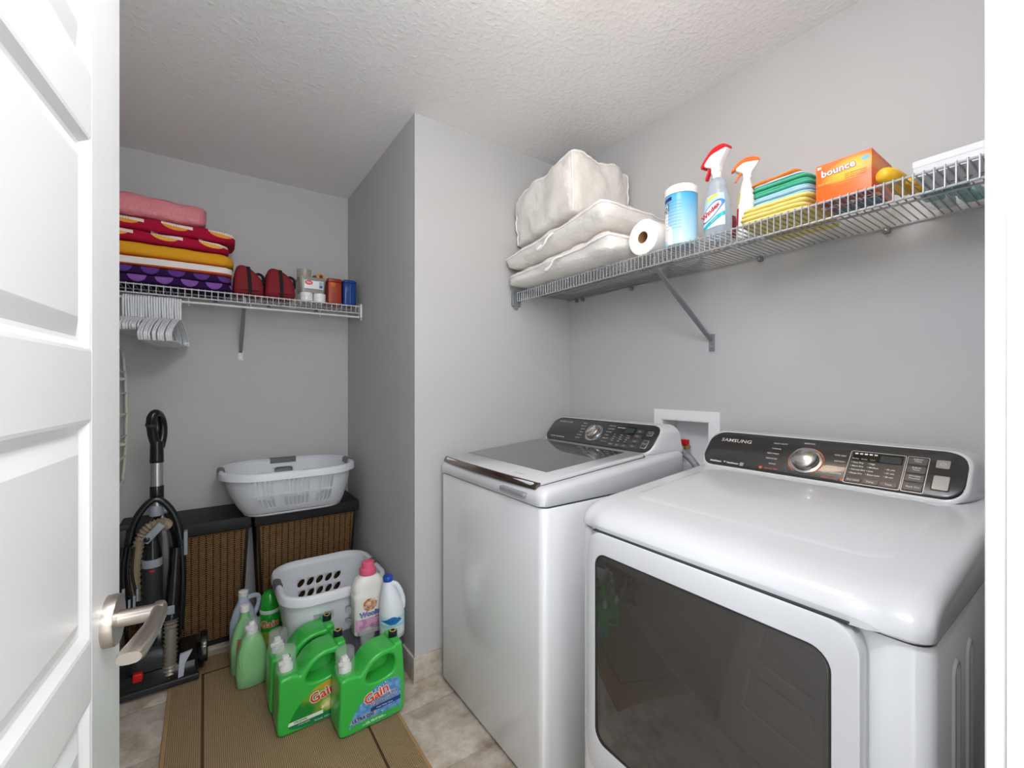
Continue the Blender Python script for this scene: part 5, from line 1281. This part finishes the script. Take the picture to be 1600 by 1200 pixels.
# body: tall tapering shell with a dust bag bulge
bd = [(.22, .060, .055, 3), (.26, .074, .062, 3), (.38, .078, .062, 2.8), (.50, .076, .056, 2.6), (.60, .064, .046, 2.4), (.66, .045, .034, 2.2), (.70, .024, .022, 2)]
V('body_shell', B().loft([[(x-.155, y+2.455, z) for x, y in [sell(2*pi*i/32, hw_, hd_, e_) for i in range(32)]] for z, hw_, hd_, e_ in bd]), M_VB)
V('dust_cup', B().lathe([(.030, .27), (.034, .275), (.034, .50), (.033, .505)], 24, M=Matrix.Translation((-.182, 2.378, 0))), M_VD)
V('cup_band', B().lathe([(.0348, .500), (.0352, .502), (.0352, .530), (.0345, .532)], 24, M=Matrix.Translation((-.182, 2.378, 0))), M_VG)
V('red_mark', B().rbox(-.188, -.172, 2.342, 2.346, .484, .492, .002, .001), mat('red_pedal', '#c8121a', .35))
V('cup_neck', B().lathe([(.033, .532), (.030, .56), (.022, .60), (.018, .63)], 20, M=Matrix.Translation((-.182, 2.385, 0))), M_VB)
# carrying arch and hoses
V('carry_arch', B().tube(smoothpath([(-.262, 2.40, .33), (-.262, 2.395, .46), (-.258, 2.395, .60), (-.232, 2.395, .71), (-.172, 2.40, .775), (-.115, 2.40, .71), (-.088, 2.395, .60), (-.080, 2.39, .46), (-.082, 2.385, .33), (-.088, 2.38, .20)], 6), .0135, 12), M_VB)
V('upper_hose', corrugated([(-.236, 2.39, .36), (-.238, 2.385, .46), (-.232, 2.38, .56), (-.214, 2.375, .63), (-.185, 2.372, .668), (-.150, 2.385, .672), (-.135, 2.41, .655)], .020, .0035, n=8), M_HOSE, ang=80)
lv = Matrix.Translation((-.176, 2.345, .645)) @ Matrix.Rotation(-.85, 4, 'Y')
V('release_lever', B().rbox(-.044, .044, -.006, .006, -.015, .015, .006, .004, M=lv), M_VG)
V('lever_dial', B().lathe([(.011, 0), (.011, .004), (.007, .006)], 20, M=Matrix.Translation((-.197, 2.340, .624)) @ Matrix.Rotation(pi/2, 4, 'X')), M_VB)
V('lower_hose', corrugated([(-.118, 2.335, .275), (-.118, 2.325, .22), (-.119, 2.32, .15), (-.121, 2.322, .08), (-.122, 2.33, .034)], .0225, .0036, n=8), mat('silver_ribbed_hose', '#8f897c', .4, .4), ang=80)
V('wand', B().tube(smoothpath([(-.118, 2.335, .27), (-.112, 2.345, .34), (-.105, 2.36, .46), (-.100, 2.375, .56)], 5), [.023]*3+[.021]*7+[.017]*6, 14), M_VB)
V('wand_clip', B().rbox(-.128, -.104, 2.313, 2.319, .302, .338, .003, .002), M_VG)
V('side_latch', B().rbox(-.076, -.062, 2.375, 2.42, .52, .62, .004, .003), M_VG); V('side_latch', B().rbox(-.088, -.062, 2.38, 2.415, .565, .585, .004, .003), M_VD)
# upper tube and looped grip
V('tube_connector', B().lathe([(.024, .70), (.025, .705), (.024, .74), (.020, .745)], 20, M=Matrix.Translation((-.172, 2.425, 0))), M_VG)
V('upper_tube', B().lathe([(.0215, .70), (.0215, .935)], 24, M=Matrix.Translation((-.170, 2.425, 0))), M_ALU)
V('tube_collar', B().lathe([(.0225, .770), (.0245, .774), (.0245, .825), (.0225, .828)], 24, M=Matrix.Translation((-.170, 2.425, 0))), M_VB)
gp = V('grip_socket', B().lathe([(.0235, .928), (.0255, .932), (.0245, .945), (.0235, 1.00), (.022, 1.02)], 24, M=Matrix.Translation((-.170, 2.425, 0))), M_VB)
V('loop_grip', B().tube(smoothpath([(-.172, 2.425, 1.00), (-.182, 2.412, 1.05), (-.186, 2.395, 1.10), (-.182, 2.385, 1.130), (-.172, 2.395, 1.142), (-.160, 2.425, 1.128), (-.152, 2.445, 1.09), (-.152, 2.445, 1.04), (-.160, 2.435, .99)], 6), [.019]*8+[.0185]*10+[.017]*31, 14), M_VB, gp)
V('grip_ring', B().lathe([(.0205, 0), (.0212, .003), (.0212, .008), (.0205, .011)], 20, M=Matrix.Translation((-.186, 2.398, 1.088)) @ Matrix.Rotation(.2, 4, 'X')), M_VD, gp)
# power cord wound down the left side, with pale tool clips
for k in range(5):
    a = .006*k
    V('power_cord', B().tube(smoothpath([(-.285+a*2, 2.375-a, .60), (-.300+a*2.4, 2.365-a, .50), (-.300+a*3, 2.36-a, .40), (-.292+a*3, 2.36-a, .31), (-.272+a*2.5, 2.37-a, .26)], 5), .0045, 8), M_BLK)
V('rear_pad', B().rbox(-.335, -.255, 2.41, 2.495, .38, .66, .02, .012), M_VD)
for x, z, w in ((-.300, .405, .012), (-.268, .42, .010), (-.250, .372, .008), (-.235, .385, .009), (-.225, .41, .008)): V('tool_clip', B().rbox(x-w/2, x+w/2, 2.325, 2.338, z-.028, z+.022, .003, .002), M_VG)
vc.location.z += .0096      # it stands on the rug
